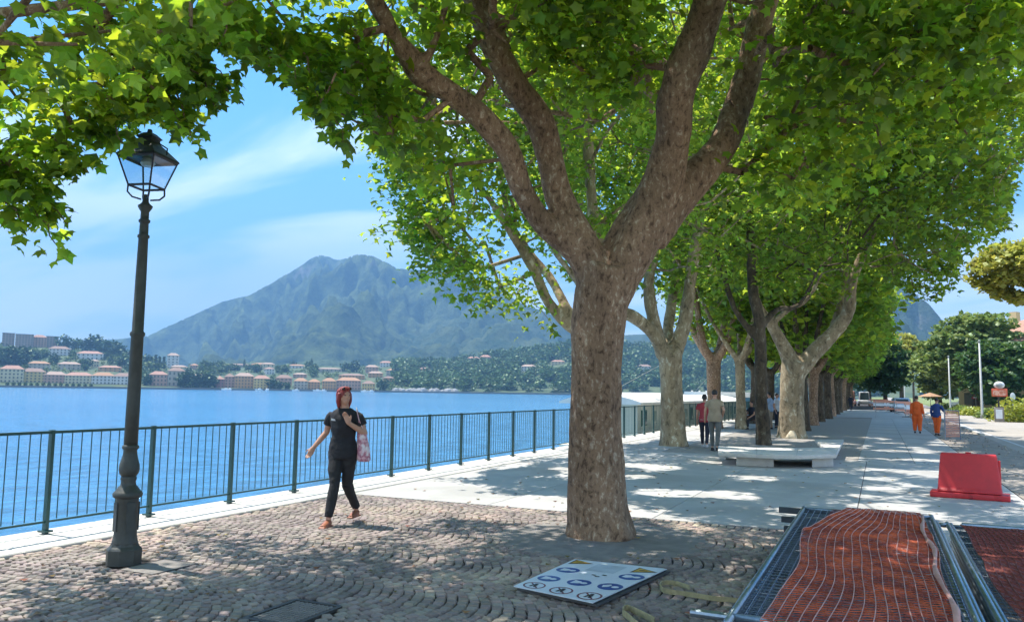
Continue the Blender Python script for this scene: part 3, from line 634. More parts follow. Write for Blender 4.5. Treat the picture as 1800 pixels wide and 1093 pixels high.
make_tree('plane_tree', 'large plane tree with brown mottled trunk forking wide in the middle of the cobbles', 'plane trees along the promenade', bs, limbsA,
          [(-3.6, 8.9, 8.8, 7.2, 7.2, 3.6), (-1.0, 6.0, 7.4, 4.5, 4.0, 2.4), (-5.0, 5.8, 7.9, 2.2, 2.8, 1.5)], 1250, 46, .122, T_STAR, BARK1, LEAF, 11, voxel=.028, zmin=4.9, extra=exA, spr=.60, singles=300, thin=([(-50, 70), (660, 70), (700, 280), (-50, 500)], .45),
          bare=[([(915, 330), (892, 262), (842, 205), (785, 160), (738, 125), (695, 65), (655, -20)], 36, dep+.2), ([(990, 365), (948, 215), (905, 150), (872, 85), (838, -20)], 42, dep+.3), ([(1158, 340), (1180, 250), (1188, 170), (1222, 75), (1258, -20)], 50, dep+.3), ([(1200, 335), (1258, 275), (1292, 205), (1318, 115), (1352, -20)], 46, dep+.7)],
          fine=[([(560, 90), (568, 150), (580, 195), (598, 225), (603, 255)], 7.6), ([(600, 120), (615, 160), (640, 190), (650, 215)], 7.8), ([(530, 90), (548, 130), (560, 170), (556, 195)], 7.5), ([(480, 60), (492, 95), (515, 125), (522, 150)], 7.3), ([(430, 40), (440, 80), (452, 112)], 7.0), ([(455, 50), (468, 85), (472, 118)], 7.2), ([(640, 120), (660, 170), (668, 210)], 8.0), ([(400, 20), (396, 55), (384, 78)], 6.8), ([(585, 130), (570, 180), (566, 200)], 7.4), ([(680, 170), (695, 230), (690, 262)], 8.2)])
# --- tree standing left of the camera, crown hanging into the upper left
tl = np.array([-7.0, -1.2, 0.])
limbsB = [([tl, tl+(0, 0, .6), tl+(.05, 0, 2.2), tl+(.1, .1, 3.2)], [.42, .33, .29, .31])]
for a, b, c in ((1.2, 4.3, 6.3), (.3, 3.5, 7.5), (2.4, 3.5, 7.8), (-1, 3, 7.5), (3.9, 3, 7)):
    limbsB.append(([tl+(.1, .1, 2.7), tl+(math.cos(a)*1.2, math.sin(a)*1.2, 4.2), tl+(math.cos(a)*b*.6, math.sin(a)*b*.6, 5.2), tl+(math.cos(a)*b, math.sin(a)*b, c)], [.22, .17, .13, .07]))
exB = hang([(60, 300, 7), (30, 340, 7.2), (100, 410, 7), (90, 370, 7.1), (120, 290, 7.2), (60, 230, 7), (20, 260, 6.8), (150, 220, 7.4), (200, 210, 7.6), (230, 190, 7.6), (280, 170, 7.8), (320, 200, 8), (330, 225, 8), (370, 155, 8), (385, 165, 8.2), (310, 130, 7.6), (240, 120, 7.4), (160, 140, 7.2), (80, 150, 6.9), (20, 160, 6.6), (340, 60, 7.2), (280, 60, 7), (200, 60, 6.6), (120, 60, 6.4), (40, 60, 6), (380, 30, 7.4), (420, 60, 7.6), (330, 90, 7.5), (10, 380, 7.4), (110, 425, 7), (180, 170, 7.3), (100, 20, 4.8), (250, 10, 5)], .24, 5)
make_tree('plane_tree', 'plane tree beside the viewpoint, its low leafy boughs hanging over the street lamp', 'plane trees along the promenade', tl, limbsB,
          [(-7.0, .4, 8.0, 6.4, 5.8, 2.8), (-4.2, 1.5, 7.2, 4.5, 4.5, 2.6)], 330, 36, .118, T_STAR, BARK1, LEAF, 23, voxel=.05, zmin=4.3, extra=exB, spr=.48, singles=300, thin=([(-50, 90), (460, 60), (460, 300), (-50, 500)], .50),
          fine=[([(20, 300), (40, 340), (70, 380), (95, 410), (108, 442)], 6.9), ([(0, 310), (10, 350), (35, 385), (45, 405)], 6.8), ([(60, 330), (85, 360), (118, 395)], 7.0), ([(90, 240), (115, 270), (130, 290), (155, 303)], 7.0), ([(60, 240), (80, 290), (92, 330)], 7.0), ([(290, 130), (318, 180), (332, 215), (338, 248)], 7.4), ([(330, 110), (360, 140), (385, 158), (407, 170)], 7.4), ([(330, 90), (372, 120), (395, 142)], 7.4), ([(300, 150), (306, 200), (328, 225)], 7.4), ([(200, 170), (205, 215), (222, 260)], 7.2), ([(150, 180), (160, 220), (150, 245)], 7.1), ([(350, 120), (362, 155), (378, 188)], 7.4), ([(250, 150), (262, 185), (262, 205)], 7.3), ([(175, 200), (185, 235), (198, 252)], 7.2), ([(310, 40), (340, 70), (345, 90)], 6.8)])
# --- row trees
def rowlimbs(b, h=3., seed=0, R=3.6, r=.27, n=4):
    q = random.Random(seed); b = np.array(b, float); fk = b+(q.uniform(-.15, .15), q.uniform(-.15, .15), h)
    L = [([b-(0, 0, .05), b+(0, 0, .25), b+(0, 0, 1.2), fk], [r*1.5, r*1.2, r, r*1.08])]
    a0 = q.uniform(0, 6)
    for k in range(n):
        a = a0+k*2*math.pi/n+q.uniform(-.3, .3); d = np.array([math.cos(a), math.sin(a), 0]); rr = R*q.uniform(.7, 1.1)
        L.append(([fk-(0, 0, .3), fk+d*.7+(0, 0, .6), fk+d*rr*.5+(0, 0, 2.1+q.random()), fk+d*rr*.75+(0, 0, 4.3), fk+d*rr+(0, 0, 6.5)], [r*.75, r*.6, r*.48, r*.35, r*.18]))
    return L
GRP = 'plane trees along the promenade'
# hidden trunk right behind the big tree, its boughs show on both sides
b1 = np.array([-5.35, 16.2, 0]); d1 = proj(b1+(0, 0, 3))[2]
def Q(u, v, d): return PD(u, v, d)
make_tree('plane_tree', 'plane tree hidden behind the big brown trunk, sunlit crown towards the lake', GRP, b1,
  [([b1-(0, 0, .05), b1+(0, 0, .3), b1+(0, 0, 1.3), Q(1050, 600, d1), Q(1045, 570, d1)], [.38, .3, .26, .25, .24]),
   ([Q(1045, 590, d1), Q(1000, 572, d1), Q(965, 530, d1-.2), Q(940, 475, d1-.4), Q(905, 420, d1-.8), Q(860, 350, d1-1.2), Q(800, 280, d1-1.5)], [.16, .145, .13, .12, .10, .08, .05]),
   ([Q(1030, 590, d1), Q(995, 540, d1), Q(965, 485, d1+.4), Q(900, 400, d1+.8), Q(880, 300, d1+1)], [.14, .12, .11, .09, .06]),
   ([Q(1045, 590, d1), Q(1055, 480, d1), Q(1040, 350, d1), Q(1035, 200, d1), Q(1050, 60, d1)], [.2, .16, .13, .11, .08]),
   ([Q(1045, 590, d1), Q(1110, 480, d1+.6), Q(1180, 340, d1+.8), Q(1200, 150, d1+1)], [.16, .13, .11, .07])],
  [(-5.6, 16.3, 8.6, 6.0, 5.6, 4.2), (-8.2, 14.8, 6.6, 3.0, 2.6, 2.0), (-7.6, 16.5, 9.6, 3.2, 3.4, 3.0)], 900, 50, .165, T_MID, BARK2, LEAF2, 31, voxel=.05, zmin=4.0, spr=.65,
  extra=hang([(700, 265, 17), (720, 330, 17), (710, 400, 17), (760, 440, 17), (840, 500, 17), (870, 510, 17), (800, 420, 17), (760, 370, 17), (790, 330, 17), (690, 235, 17), (850, 440, 17.5), (900, 480, 18)], .5, 8), fsp=.26, fn=22,
  fine=[([(720, 230), (690, 235), (655, 242)], 16), ([(730, 280), (705, 290), (685, 300)], 16), ([(740, 380), (700, 400), (660, 408)], 16), ([(760, 350), (720, 360), (678, 350)], 16), ([(780, 420), (750, 450), (728, 482)], 16), ([(800, 440), (790, 470), (770, 478)], 16), ([(860, 460), (840, 500), (832, 532)], 16), ([(880, 480), (870, 520), (848, 545)], 16), ([(920, 490), (905, 520), (890, 528)], 16), ([(710, 330), (690, 325), (672, 330)], 16), ([(700, 250), (670, 262), (650, 258)], 16), ([(930, 500), (950, 540), (975, 575)], 16.5), ([(820, 440), (815, 480), (806, 492)], 16)])
b2 = G(1185, 783); d2 = proj(b2)[2]
make_tree('plane_tree', 'pale mottled plane tree between the big trunk and the walking couple', GRP, b2,
  [([b2-(0, 0, .05), Q(1184, 770, d2), Q(1182, 720, d2), Q(1180, 660, d2), Q(1178, 615, d2)], [.50, .42, .37, .35, .38]),
   ([Q(1175, 635, d2), Q(1150, 590, d2-.2), Q(1118, 560, d2-.5), Q(1080, 540, d2-.9), Q(1020, 500, d2-1.4), Q(960, 420, d2-1.8)], [.26, .22, .2, .17, .13, .07]),
   ([Q(1165, 625, d2), Q(1148, 560, d2), Q(1140, 500, d2), Q(1150, 440, d2+.1), Q(1140, 330, d2), Q(1120, 200, d2)], [.24, .22, .18, .15, .12, .07]),
   ([Q(1185, 625, d2), Q(1205, 560, d2+.2), Q(1215, 480, d2+.3), Q(1228, 400, d2+.3), Q(1250, 280, d2+.4), Q(1240, 150, d2+.4)], [.26, .22, .2, .17, .12, .07]),
   ([Q(1180, 630, d2), Q(1175, 570, d2+1.0), Q(1190, 460, d2+2.4), Q(1180, 330, d2+3.4)], [.22, .19, .15, .09])],
  [(-5.8, 24.5, 10.2, 6.4, 5.6, 5.4), (-8.5, 24, 8.2, 3.4, 4, 3)], 640, 42, .23, T_MID, BARK2, LEAF2, 41, voxel=.07, zmin=4.4, spr=.75)
b5 = G(1343, 781); d5 = proj(b5)[2]
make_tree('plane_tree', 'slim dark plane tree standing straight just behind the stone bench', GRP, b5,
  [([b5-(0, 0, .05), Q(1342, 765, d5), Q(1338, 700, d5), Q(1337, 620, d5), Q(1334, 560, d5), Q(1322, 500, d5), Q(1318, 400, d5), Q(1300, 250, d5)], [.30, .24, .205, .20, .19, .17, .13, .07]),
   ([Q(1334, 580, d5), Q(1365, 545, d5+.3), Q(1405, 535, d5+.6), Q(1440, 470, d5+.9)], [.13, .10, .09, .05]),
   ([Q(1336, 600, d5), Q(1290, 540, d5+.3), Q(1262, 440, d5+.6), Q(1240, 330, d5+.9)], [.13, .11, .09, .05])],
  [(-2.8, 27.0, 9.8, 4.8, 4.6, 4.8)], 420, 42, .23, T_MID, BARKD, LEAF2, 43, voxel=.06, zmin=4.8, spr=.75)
b6 = G(1393, 769); d6 = proj(b6)[2]
make_tree('plane_tree', 'wide forking plane tree with pale wound at its foot right of the slim trunk', GRP, b6,
  [([b6-(0, 0, .05), Q(1392, 757, d6), Q(1392, 710, d6), Q(1394, 660, d6), Q(1398, 635, d6)], [.66, .52, .46, .46, .5]),
   ([Q(1395, 645, d6), Q(1375, 605, d6), Q(1355, 570, d6-.2), Q(1328, 530, d6-.4), Q(1320, 450, d6-.6), Q(1318, 360, d6-.8), Q(1300, 240, d6-1)], [.36, .27, .22, .2, .17, .14, .07]),
   ([Q(1405, 650, d6), Q(1435, 615, d6), Q(1470, 580, d6), Q(1492, 545, d6-.2), Q(1500, 490, d6-.4), Q(1540, 400, d6-.8), Q(1600, 320, d6-1.2)], [.36, .31, .28, .24, .2, .14, .07]),
   ([Q(1440, 620, d6), Q(1470, 560, d6+.4), Q(1486, 470, d6+.8), Q(1470, 330, d6+1)], [.2, .16, .13, .07]),
   ([Q(1352, 572, d6-.2), Q(1385, 545, d6-.5), Q(1420, 525, d6-1), Q(1450, 470, d6-1.5)], [.13, .12, .10, .05])],
  [(-1.6, 31.5, 11.2, 7.8, 6.5, 6.2), (3.2, 29.5, 9.4, 3.6, 3.4, 3.6)], 1050, 42, .25, T_MID, BARK2, LEAF2, 47, voxel=.08, zmin=5.3, spr=.85,
  extra=hang([(1740, 380, 31), (1700, 420, 31), (1660, 480, 31), (1620, 510, 31), (1580, 480, 31), (1760, 340, 31), (1720, 320, 31), (1640, 430, 31)], .6, 7))
mb = MB(); mb.rings([(0, 0, -.2, .24, .07), (.02, .02, -.05, .19, .06), (.04, .05, .1, .10, .04), (.05, .09, .26, .02, .015)], 7)
wd = mb.build('wound', mat('bare_wood', (.72, .62, .45), (.6, .48, .32), rough=.8), None, smooth=True); tree6 = [o for o in bpy.data.objects if o.get('label', '').startswith('wide forking')][0]
wd.parent = tree6; pw = PD(1390, 763, proj(b6)[2]-.50); wd.location = tuple(pw-b6)
for (uu, vv, lab, R, ns, rr) in ((1256, 752, 'mid brown plane tree right behind the man of the walking couple', 5.0, 330, .33), (1303, 754, 'small pale Y shaped plane tree left of the slim dark trunk', 4.0, 260, .23)):
    b = G(uu, vv); L = rowlimbs(b, 3.4, uu, 3.2, rr, 4)
    make_tree('plane_tree', lab, GRP, b, L, [(b[0], b[1], 9.4, R, R, 4.8)], ns, 40, .27, T_MID, BARK2 if uu > 1300 else BARK1, LEAF2, uu, voxel=.09, zmin=4.6, spr=.85)
# distant row trees: three builds, copied
def far_tree(seed, bark, R=4.6):
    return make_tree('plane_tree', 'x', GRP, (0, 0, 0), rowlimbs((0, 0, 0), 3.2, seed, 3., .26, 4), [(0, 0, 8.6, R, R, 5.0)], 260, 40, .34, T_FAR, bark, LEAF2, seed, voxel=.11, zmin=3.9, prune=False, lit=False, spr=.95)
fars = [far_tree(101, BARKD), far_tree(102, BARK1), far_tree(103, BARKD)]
spots = [(-3.2, 39.2), (-3.3, 46.5), (-3.35, 53), (-3.3, 60), (-3.4, 67), (-3.4, 74.5), (-3.5, 83), (-3.5, 92), (-3.6, 102), (-3.7, 114), (-3.8, 128), (-6.3, 46), (-6.4, 54), (-6.4, 62.5), (-6.5, 71), (-6.6, 80), (-6.6, 91), (-6.7, 104), (-6.8, 120)]
ordn = ['first', 'second', 'third', 'fourth', 'fifth', 'sixth', 'seventh', 'eighth', 'ninth', 'tenth', 'last']
for i, (x, y) in enumerate(spots):
    o = fars[i] if i < 3 else copy_tree(fars[i % 3])
    o.location = (x, y, 0); o.rotation_euler = (0, 0, random.uniform(0, 6.28)); s = random.uniform(.9, 1.06); o.scale = (s, s, s)
    if i < 11: o['label'] = f'dark trunked plane tree, {ordn[i]} in the path side row beyond the pale wound'
    else: o['label'] = f'distant plane tree, {ordn[i-11]} in the lake side row beyond the small Y shaped tree'
# --- other trees, right and far end
def bush_tree(name, label, base, ells, n, ls, m, trunk_h, tr, seed, group=None, nl=30, spr=.9, cat='tree', flat=.45, limbs=None):
    L = limbs or [([np.array(base), np.array(base)+(0, 0, trunk_h)], [tr*1.2, tr*.8]), ([np.array(base)+(0, 0, trunk_h*.9), np.array(ells[0][:3])], [tr*.8, tr*.3])]
    return make_tree(name, label, group, base, L, ells, n, nl, ls, T_FAR, BARKD, m, seed, voxel=.15, zmin=max(1.2, base[2]+.6), prune=False, lit=False, boughs=False, spr=spr, flat=flat)
def at(u, D): d = ray(u, 690); h = math.hypot(d[0], d[1]); return np.array([d[0]/h*D, d[1]/h*D, 0.])
c = at(1715, 112); bush_tree('cedar_tree', 'tall layered light and dark cedar behind the two grey poles', tuple(c), [(c[0], c[1], 7.2, 6.2, 6, 4.6), (c[0]+.5, c[1], 10.2, 4, 4, 2.2)], 330, .55, MIDTREE, 3, .4, 201, spr=1.1, flat=.25)
c = at(1652, 128); bush_tree('cedar_tree', 'lower rounded cedar at the left edge of the roadside trees', tuple(c), [(c[0], c[1], 5.4, 3.6, 4, 4.0)], 150, .5, MIDTREE, 2, .3, 202, spr=1.0, flat=.25)
c = at(1752, 105); bush_tree('evergreen_tree', 'dense dark evergreen in front of the red roofed house', tuple(c), [(c[0], c[1], 4.8, 4.0, 4, 3.9)], 200, .5, DARKTREE, 2, .3, 203, spr=1.0, flat=.4)
c = at(1800, 46); bush_tree('stone_pine', 'umbrella pine crown reaching in from the right edge', tuple(c), [(c[0]+1.3, c[1]+.4, 8.1, 3.3, 3.0, 1.6)], 230, .26, PINE, 5, .25, 204, spr=.55, nl=60, flat=.6,
   limbs=[([c+(1.3, .5, 0), c+(1.3, .5, 3), c+(1.1, .5, 7.6)], [.3, .22, .15]), ([c+(1.2, .5, 6), c+(-.6, .3, 8.2)], [.1, .05])])
c = at(1585, 150); bush_tree('stone_pine', 'flat topped stone pine at the far end of the row', tuple(c), [(c[0]-1, c[1], 9.6, 5.2, 5, 2.6)], 190, .5, PINE, 6, .35, 205, spr=.9, nl=40)
c = at(1556, 135); bush_tree('evergreen_tree', 'dark rounded tree where the promenade ends under the stone pine', tuple(c), [(c[0], c[1], 6.4, 4.6, 4.6, 4.2)], 240, .5, DARKTREE, 2, .35, 206, spr=1.0)
c = at(1528, 175); bush_tree('evergreen_tree', 'dark tree far behind the cyclist beside the white van', tuple(c), [(c[0], c[1], 8.2, 7, 6, 5.4)], 260, .6, DARKTREE, 3, .4, 207, spr=1.2)
c = at(1606, 190); bush_tree('stone_pine', 'small tilted pine in front of the pale rocks right of the promenade end', tuple(c), [(c[0], c[1], 9.0, 2.8, 2.6, 1.4)], 60, .5, DARKTREE, 7, .25, 208, spr=.8)
# yellow flowering shrubs and low hedge
def shrub(label, u, v, r, h, m, seed, group):
    b = G(u, v); R = np.random.default_rng(seed); k = 900; d = R.normal(0, 1, (k, 3)); d /= np.linalg.norm(d, axis=1)[:, None]; d[:, 2] = np.abs(d[:, 2])
    lump = .8+.4*fbm(d[:, 0]*2+seed, d[:, 1]*2, 2); pts = b+d*(R.random(k)**.35*lump)[:, None]*np.array([r, r, h])
    root = empty('shrub', tuple(b), label=label, cat='shrub', group=group)
    fr = leaf_frames(pts, 0, None, 1.0); V, K = leaf_geo(pts-b, R.uniform(.12, .24, k), T_FAR, fr); link('foliage', npmesh('foliage', V, K, m), root, kind='stuff')
    MB().tube([(0, 0, -.05), (0, 0, h*.6)], .06, 6).build('stem', BARKD, root)
for i, (lab, u, v, r, h, m) in enumerate([('big yellow green shrub right of the grey ticket box', 1785, 741, 1.6, 1.7, SHRUB), ('yellow green shrub at the right edge of the photograph', 1815, 742, 1.5, 1.6, SHRUB), ('low green shrub between the tall pole and the ticket box', 1742, 735, 1.2, .8, MIDTREE),
     ('low yellowish shrub at the foot of the tall grey pole', 1712, 730, 1.3, .8, SHRUB), ('low green shrub between the two grey poles', 1690, 726, 1.3, .8, MIDTREE), ('dark low shrub behind the worker in the blue jacket', 1662, 720, 1.5, .9, MIDTREE)]):
    shrub(lab, u, v, r, h, m, 300+i, 'shrubs in the roadside bed')
# ------------------------------------------------------------------ foreground objects
# warning board lying flat
sb = empty('sign_board', (0, 0, 0), label='white safety sign board with blue discs lying on the cobbles', cat='sign board')
S = [G(903, 1029, .05), G(1010, 982, .04), G(1172, 999, .05), G(1042, 1058, .07)]; org = Vector(S[3])
C0 = [Vector(s) for s in S]; sb.location = tuple(org)
def bd(a, b, k=0.):        # a along s1->s2 edge, b along s1->s4 edge
    p = C0[0]*(1-a)*(1-b)+C0[1]*a*(1-b)+C0[2]*a*b+C0[3]*(1-a)*b; return p+Vector((0, 0, k))-org
nrm = []
mb = MB(); n = 8
top = [bd(i/n, j/n) for i in range(n+1) for j in range(n+1)]
vs = top+[p-Vector((0, 0, .008)) for p in top]; N1 = (n+1)**2
fs = [(i*(n+1)+j, i*(n+1)+j+1, (i+1)*(n+1)+j+1, (i+1)*(n+1)+j) for i in range(n) for j in range(n)]
bord = [i*(n+1) for i in range(n)]+[n*(n+1)+j for j in range(n)]+[(n-i)*(n+1)+n for i in range(n)]+[n-j for j in range(n)]
fs += [tuple(reversed([x+N1 for x in f])) for f in fs]+[(bord[i], bord[(i+1) % len(bord)], bord[(i+1) % len(bord)]+N1, bord[i]+N1) for i in range(len(bord))]
mb.add(vs, fs); mb.build('panel', WHITE, sb)
mb = MB().add([bd(a+.03, b+.02, -.022) for a, b in ((0, 0), (1, 0), (1, 1), (0, 1))]+[bd(a+.03, b+.02, -.04) for a, b in ((0, 0), (1, 0), (1, 1), (0, 1))], [(0, 1, 2, 3), (7, 6, 5, 4), (0, 3, 7, 4), (1, 0, 4, 5), (2, 1, 5, 6), (3, 2, 6, 7)])
mb.build('backing_panel', mat('board_edge', (.10, .10, .10), rough=.7), sb)
RA, RB = .062*1.15, .062*1.15*1.26/.86
LA = (C0[1]-C0[0]).length; LB = (C0[3]-C0[0]).length; rr_ = .105
def disc(a, b, r, k, r_in=0, n=28, c=(0, 0)):
    o = [bd(a+(math.cos(2*math.pi*i/n)*r+c[0])/LA, b+(math.sin(2*math.pi*i/n)*r+c[1])/LB, k) for i in range(n)]
    m = MB()
    if r_in:
        q = [bd(a+math.cos(2*math.pi*i/n)*r_in/LA, b+math.sin(2*math.pi*i/n)*r_in/LB, k) for i in range(n)]
        m.add(o+q, [(i, (i+1) % n, n+(i+1) % n, n+i) for i in range(n)])
    else: m.poly(o)
    return m
def bpoly(m, a, b, pts, k): return m.poly([bd(a+x/LA, b+y/LB, k) for x, y in pts])
blue = [(.62, .17), (.32, .17), (.34, .52), (.36, .86), (.66, .86)]
for i, (a, b) in enumerate(blue):
    disc(a, b, rr_, .0015).build('mandatory_disc', SBLUE, sb)
    m = disc(a, b, rr_*.30, .003, c=(-.0, .045), n=16)     # head of the pictogram
    if i in (0, 1, 2): bpoly(m, a, b, [(-.055, -.06), (.055, -.06), (.04, -.0), (.02, .02), (-.02, .02), (-.04, 0)], .003)
    elif i == 3: bpoly(m, a, b, [(-.05, -.05), (.01, -.07), (.06, -.02), (.03, .0), (-.02, -.01)], .003)
    else: bpoly(m, a, b, [(-.04, -.07), (.04, -.07), (.05, -.03), (.015, .02), (-.015, .02), (-.05, -.03)], .003)
    m.build('pictogram', mat('sign_white', (.8, .82, .85), rough=.5) if i == 0 else bpy.data.materials['sign_white'], sb)
for i, (a, b) in enumerate([(.10, .18), (.10, .52), (.10, .86)]):
    m = disc(a, b, rr_, .0015, rr_*.84); w = .008; s = rr_*.62
    bpoly(m, a, b, [(-s, s-w*1.4), (-s+w*1.4, s), (s, -s+w*1.4), (s-w*1.4, -s)], .0016); m.build('prohibition_ring', SRED, sb)
    m = disc(a, b, .018, .003, c=(.045, .0), n=12); bpoly(m, a, b, [(-.05, -.03), (-.05, -.012), (.0, .0), (-.05, .015), (-.05, .032), (.03, .022), (.03, -.022)], .003); m.build('pictogram', SBLK, sb)
for i, (a, b) in enumerate([(.90, .12), (.86, .84)]):
    bpoly(MB(), a, b, [(-.105, -.07), (.105, -.07), (0, .13)], .0015).build('warning_border', SBLK, sb)
    bpoly(MB(), a, b, [(-.078, -.055), (.078, -.055), (0, .10)], .003).build('warning_triangle', SYEL, sb)
    bpoly(MB(), a, b, [(-.012, -.03), (.012, -.03), (.008, .04), (-.008, .04)], .0045).build('pictogram', SBLK, sb)
bpoly(MB(), .80, .48, [(-.15, -.13), (.15, -.13), (.15, .13), (-.15, .13)], .0012).build('notice_field', mat('sign_grey', (.55, .62, .68), rough=.5), sb)
for (a, b) in ((.58, .5), (.55, .56), (.61, .6)): bpoly(MB(), a, b, [(-.012, -.02), (.012, -.02), (.012, .02), (-.012, .02)], .0025).build('small_mark', SBLK, sb)
# straps
def strap(name, label, pts, w=.038):
    o = MB(); P = [Vector(p) for p in pts]; vs = []; n = len(P)
    base = P[0].copy()
    S2 = []
    for i in range(n-1):
        for q in range(6):
            f = q/6; p0, p1, p2, p3 = P[max(i-1, 0)], P[i], P[i+1], P[min(i+2, n-1)]
            S2.append(.5*((2*p1)+(-p0+p2)*f+(2*p0-5*p1+4*p2-p3)*f*f+(-p0+3*p1-3*p2+p3)*f**3))
    S2.append(P[-1])
    for i, p in enumerate(S2):
        t = (S2[min(i+1, len(S2)-1)]-S2[max(i-1, 0)]).normalized(); sd = t.cross(Vector((0, 0, 1))).normalized()
        tl_ = 0; up = (Vector((0, 0, 1))*math.cos(tl_*.6)+sd*math.sin(tl_)).normalized(); nn_ = t.cross(up).normalized()*.004
        for s_, q in ((-1, -1), (1, -1), (1, 1), (-1, 1)): vs.append(p-base+up*(w/2*s_)+Vector((0, 0, w/2))+nn_*q)
    m = len(S2); fs = [(i*4+k, i*4+(k+1) % 4, (i+1)*4+(k+1) % 4, (i+1)*4+k) for i in range(m-1) for k in range(4)]+[(3, 2, 1, 0), tuple((m-1)*4+k for k in range(4))]
    o.add(vs, fs); ob = o.build(name, STRAP, None, label=label, cat='strap', group='webbing straps on the cobbles'); ob.location = base; return ob
strap('webbing_strap', 'tan webbing strap curling from the barrier stack towards the sign board', [G(1212, 1036, .004), G(1190, 1029, .004), G(1170, 1027, .004), G(1160, 1033, .004), G(1170, 1042, .004), G(1210, 1048, .004), G(1262, 1056, .004), G(1340, 1062, .004)])
strap('webbing_strap', 'yellowish webbing strap looped at the bottom edge of the photograph', [G(1150, 1095, .004), G(1120, 1080, .004), G(1102, 1073, .004), G(1095, 1080, .004), G(1106, 1090, .004), G(1130, 1110, .004), G(1170, 1125, .004)], .045)
# barrier panel stacks
def panel(label, x0, x1, y0, y1, z, rot, wires=True, group='galvanised fence panels stacked flat', nm='fence_panel', off=0):
    cx, cy = (x0+x1)/2, (y0+y1)/2; w, l = x1-x0, y1-y0
    t = empty(nm, (cx+off, cy, z), rot, label=label, cat='fence panel', group=group); r = .021
    for s in (-1, 1): MB().tube([(s*w/2, -l/2-.12, 0), (s*w/2, l/2+.12, 0)], r, 10).build('side_tube', GALV, t, smooth=True)
    for s in (-1, 1): MB().tube([(-w/2-.0, s*l/2, 0), (w/2, s*l/2, 0)], r*.95, 10).build('end_tube', GALV, t, smooth=True)
    if wires:
        m = MB(); k = int(w/.055)
        for i in range(1, k): x = -w/2+i*w/k; m.tube([(x, -l/2, .004), (x, l/2, .004)], .0028, 4, cap=False)
        k = int(l/.085)
        for i in range(1, k): y = -l/2+i*l/k; m.tube([(-w/2, y, -.002), (w/2, y, -.002)], .0028, 4, cap=False)
        m.build('wire_mesh', GALVD, t, kind='stuff')
    return t
pos = ['top', 'second from the top', 'third from the top', 'fourth from the top', 'fifth from the top', 'sixth from the top', 'seventh from the top', 'eighth from the top', 'bottom']
for i in range(9):
    z = .5-i*.056; dx_ = 0 if i == 0 else random.uniform(-.1, .02)
    panel(f'galvanised fence panel, {pos[i]} of the stack under the orange net', -.73, .42, 4.35 if i < 2 else 4.6, 8.7, z, random.gauss(0, .006) if i else 0.0, wires=i < 4, off=dx_)
# the dark beams poking out at the stack's far left corner
for i in range(4):
    z = .44-i*.10; t = MB().box((-.42, 8.95+.03*i, z), (1.15-.04*i, .07, .055), rz=-.03).build('timber_bearer', mat('dark_steel', (.07, .085, .10), (.05, .06, .07), rough=.5, metal=.4) if i == 0 else bpy.data.materials['dark_steel'], None, label=f'dark steel bar poking out of the fence panel stack corner, {ordn[i]} from the top', cat='steel bar', group='dark bars under the fence panels')
for i in range(6):
    panel(f'galvanised fence panel, {pos[i]} of the right hand stack under the dark net', .60, 2.6, 4.3, 8.95, .40-i*.056, 0 if i < 1 else random.gauss(0, .004), wires=i < 2)
panel('narrow galvanised panel edge leaning between the two fence stacks', .47, .56, 4.3, 8.8, .43, 0.0, wires=False)
for i in range(2): MB().tube([(.7, 9.12+i*.12, .40-.03*i), (2.8, 9.12+i*.12, .40-.03*i)], .024, 10).build('steel_tube', GALV, None, label=('front' if i == 0 else 'rear')+' loose steel tube lying across the end of the right hand fence stack', cat='steel tube', group='steel tubes at the stack end')
t = MB().tube([(-.95, 4.42, .48), (-.45, 4.33, .5), (-.1, 4.28, .5)], .022, 10).build('steel_tube', GALV, None, label='short grey tube end at the bottom edge left of the orange net', cat='steel tube')
# plastic netting: cords along y (pale), many fine ribs across
def net(label, x0, x1, y0, y1, z, nx, ny, mA, mB, amp, seed, edge=None, name='plastic_net', wA=.010, wB=.006):
    root = empty(name, ((x0+x1)/2, (y0+y1)/2, z), label=label, cat='net'); cx, cy = (x0+x1)/2, (y0+y1)/2
    def S(u, v):
        y = y0+(y1-y0)*v; x = x0+(x1-x0)*u
        l = (edge(v) if edge else 0); x = x+(1-u)*l
        fold = math.exp(-((v-.66-.10*(u-.5))/.045)**2)
        h = amp*(fbm(np.array([x*2.2+seed]), np.array([y*1.3+seed*2]), 3)[0]-.25)*1.5+fold*.022*(1.2-u)
        y2 = y+.10*math.sin(u*3+seed)*fold; x2 = x+.014*math.sin(y*1.9+u*4+seed)+.008*math.sin(y*4.1+u*9+seed)+.02*fold*math.sin(u*7)
        return Vector((x2-cx, y2-cy, h))
    m = MB(); NS = 46
    for i in range(nx+1):
        u = i/nx; pts = [S(u, j/NS) for j in range(NS+1)]; vs = []
        for p in pts: vs += [p+Vector((-wA/2, 0, .004)), p+Vector((wA/2, 0, .004)), p+Vector((0, 0, .009))]
        fs = []
        for j in range(NS):
            a = j*3; fs += [(a, a+3, a+5, a+2), (a+1, a+2, a+5, a+4), (a, a+1, a+4, a+3)]
        m.add(vs, fs)
    m.build('net_cord', mA, root, kind='stuff')
    m = MB(); NS = nx*2
    for j in range(ny+1):
        v = j/ny; pts = [S(i/NS, v+.003*math.sin(i*1.7+j)) for i in range(NS+1)]; vs = []
        for p in pts: vs += [p+Vector((0, -wB/2, 0)), p+Vector((0, wB/2, 0)), p+Vector((0, 0, .005))]
        fs = []
        for i in range(NS):
            a = i*3; fs += [(a, a+3, a+5, a+2), (a+1, a+2, a+5, a+4), (a, a+1, a+4, a+3)]
        m.add(vs, fs)
    m.build('net_rib', mB, root, kind='stuff'); return root
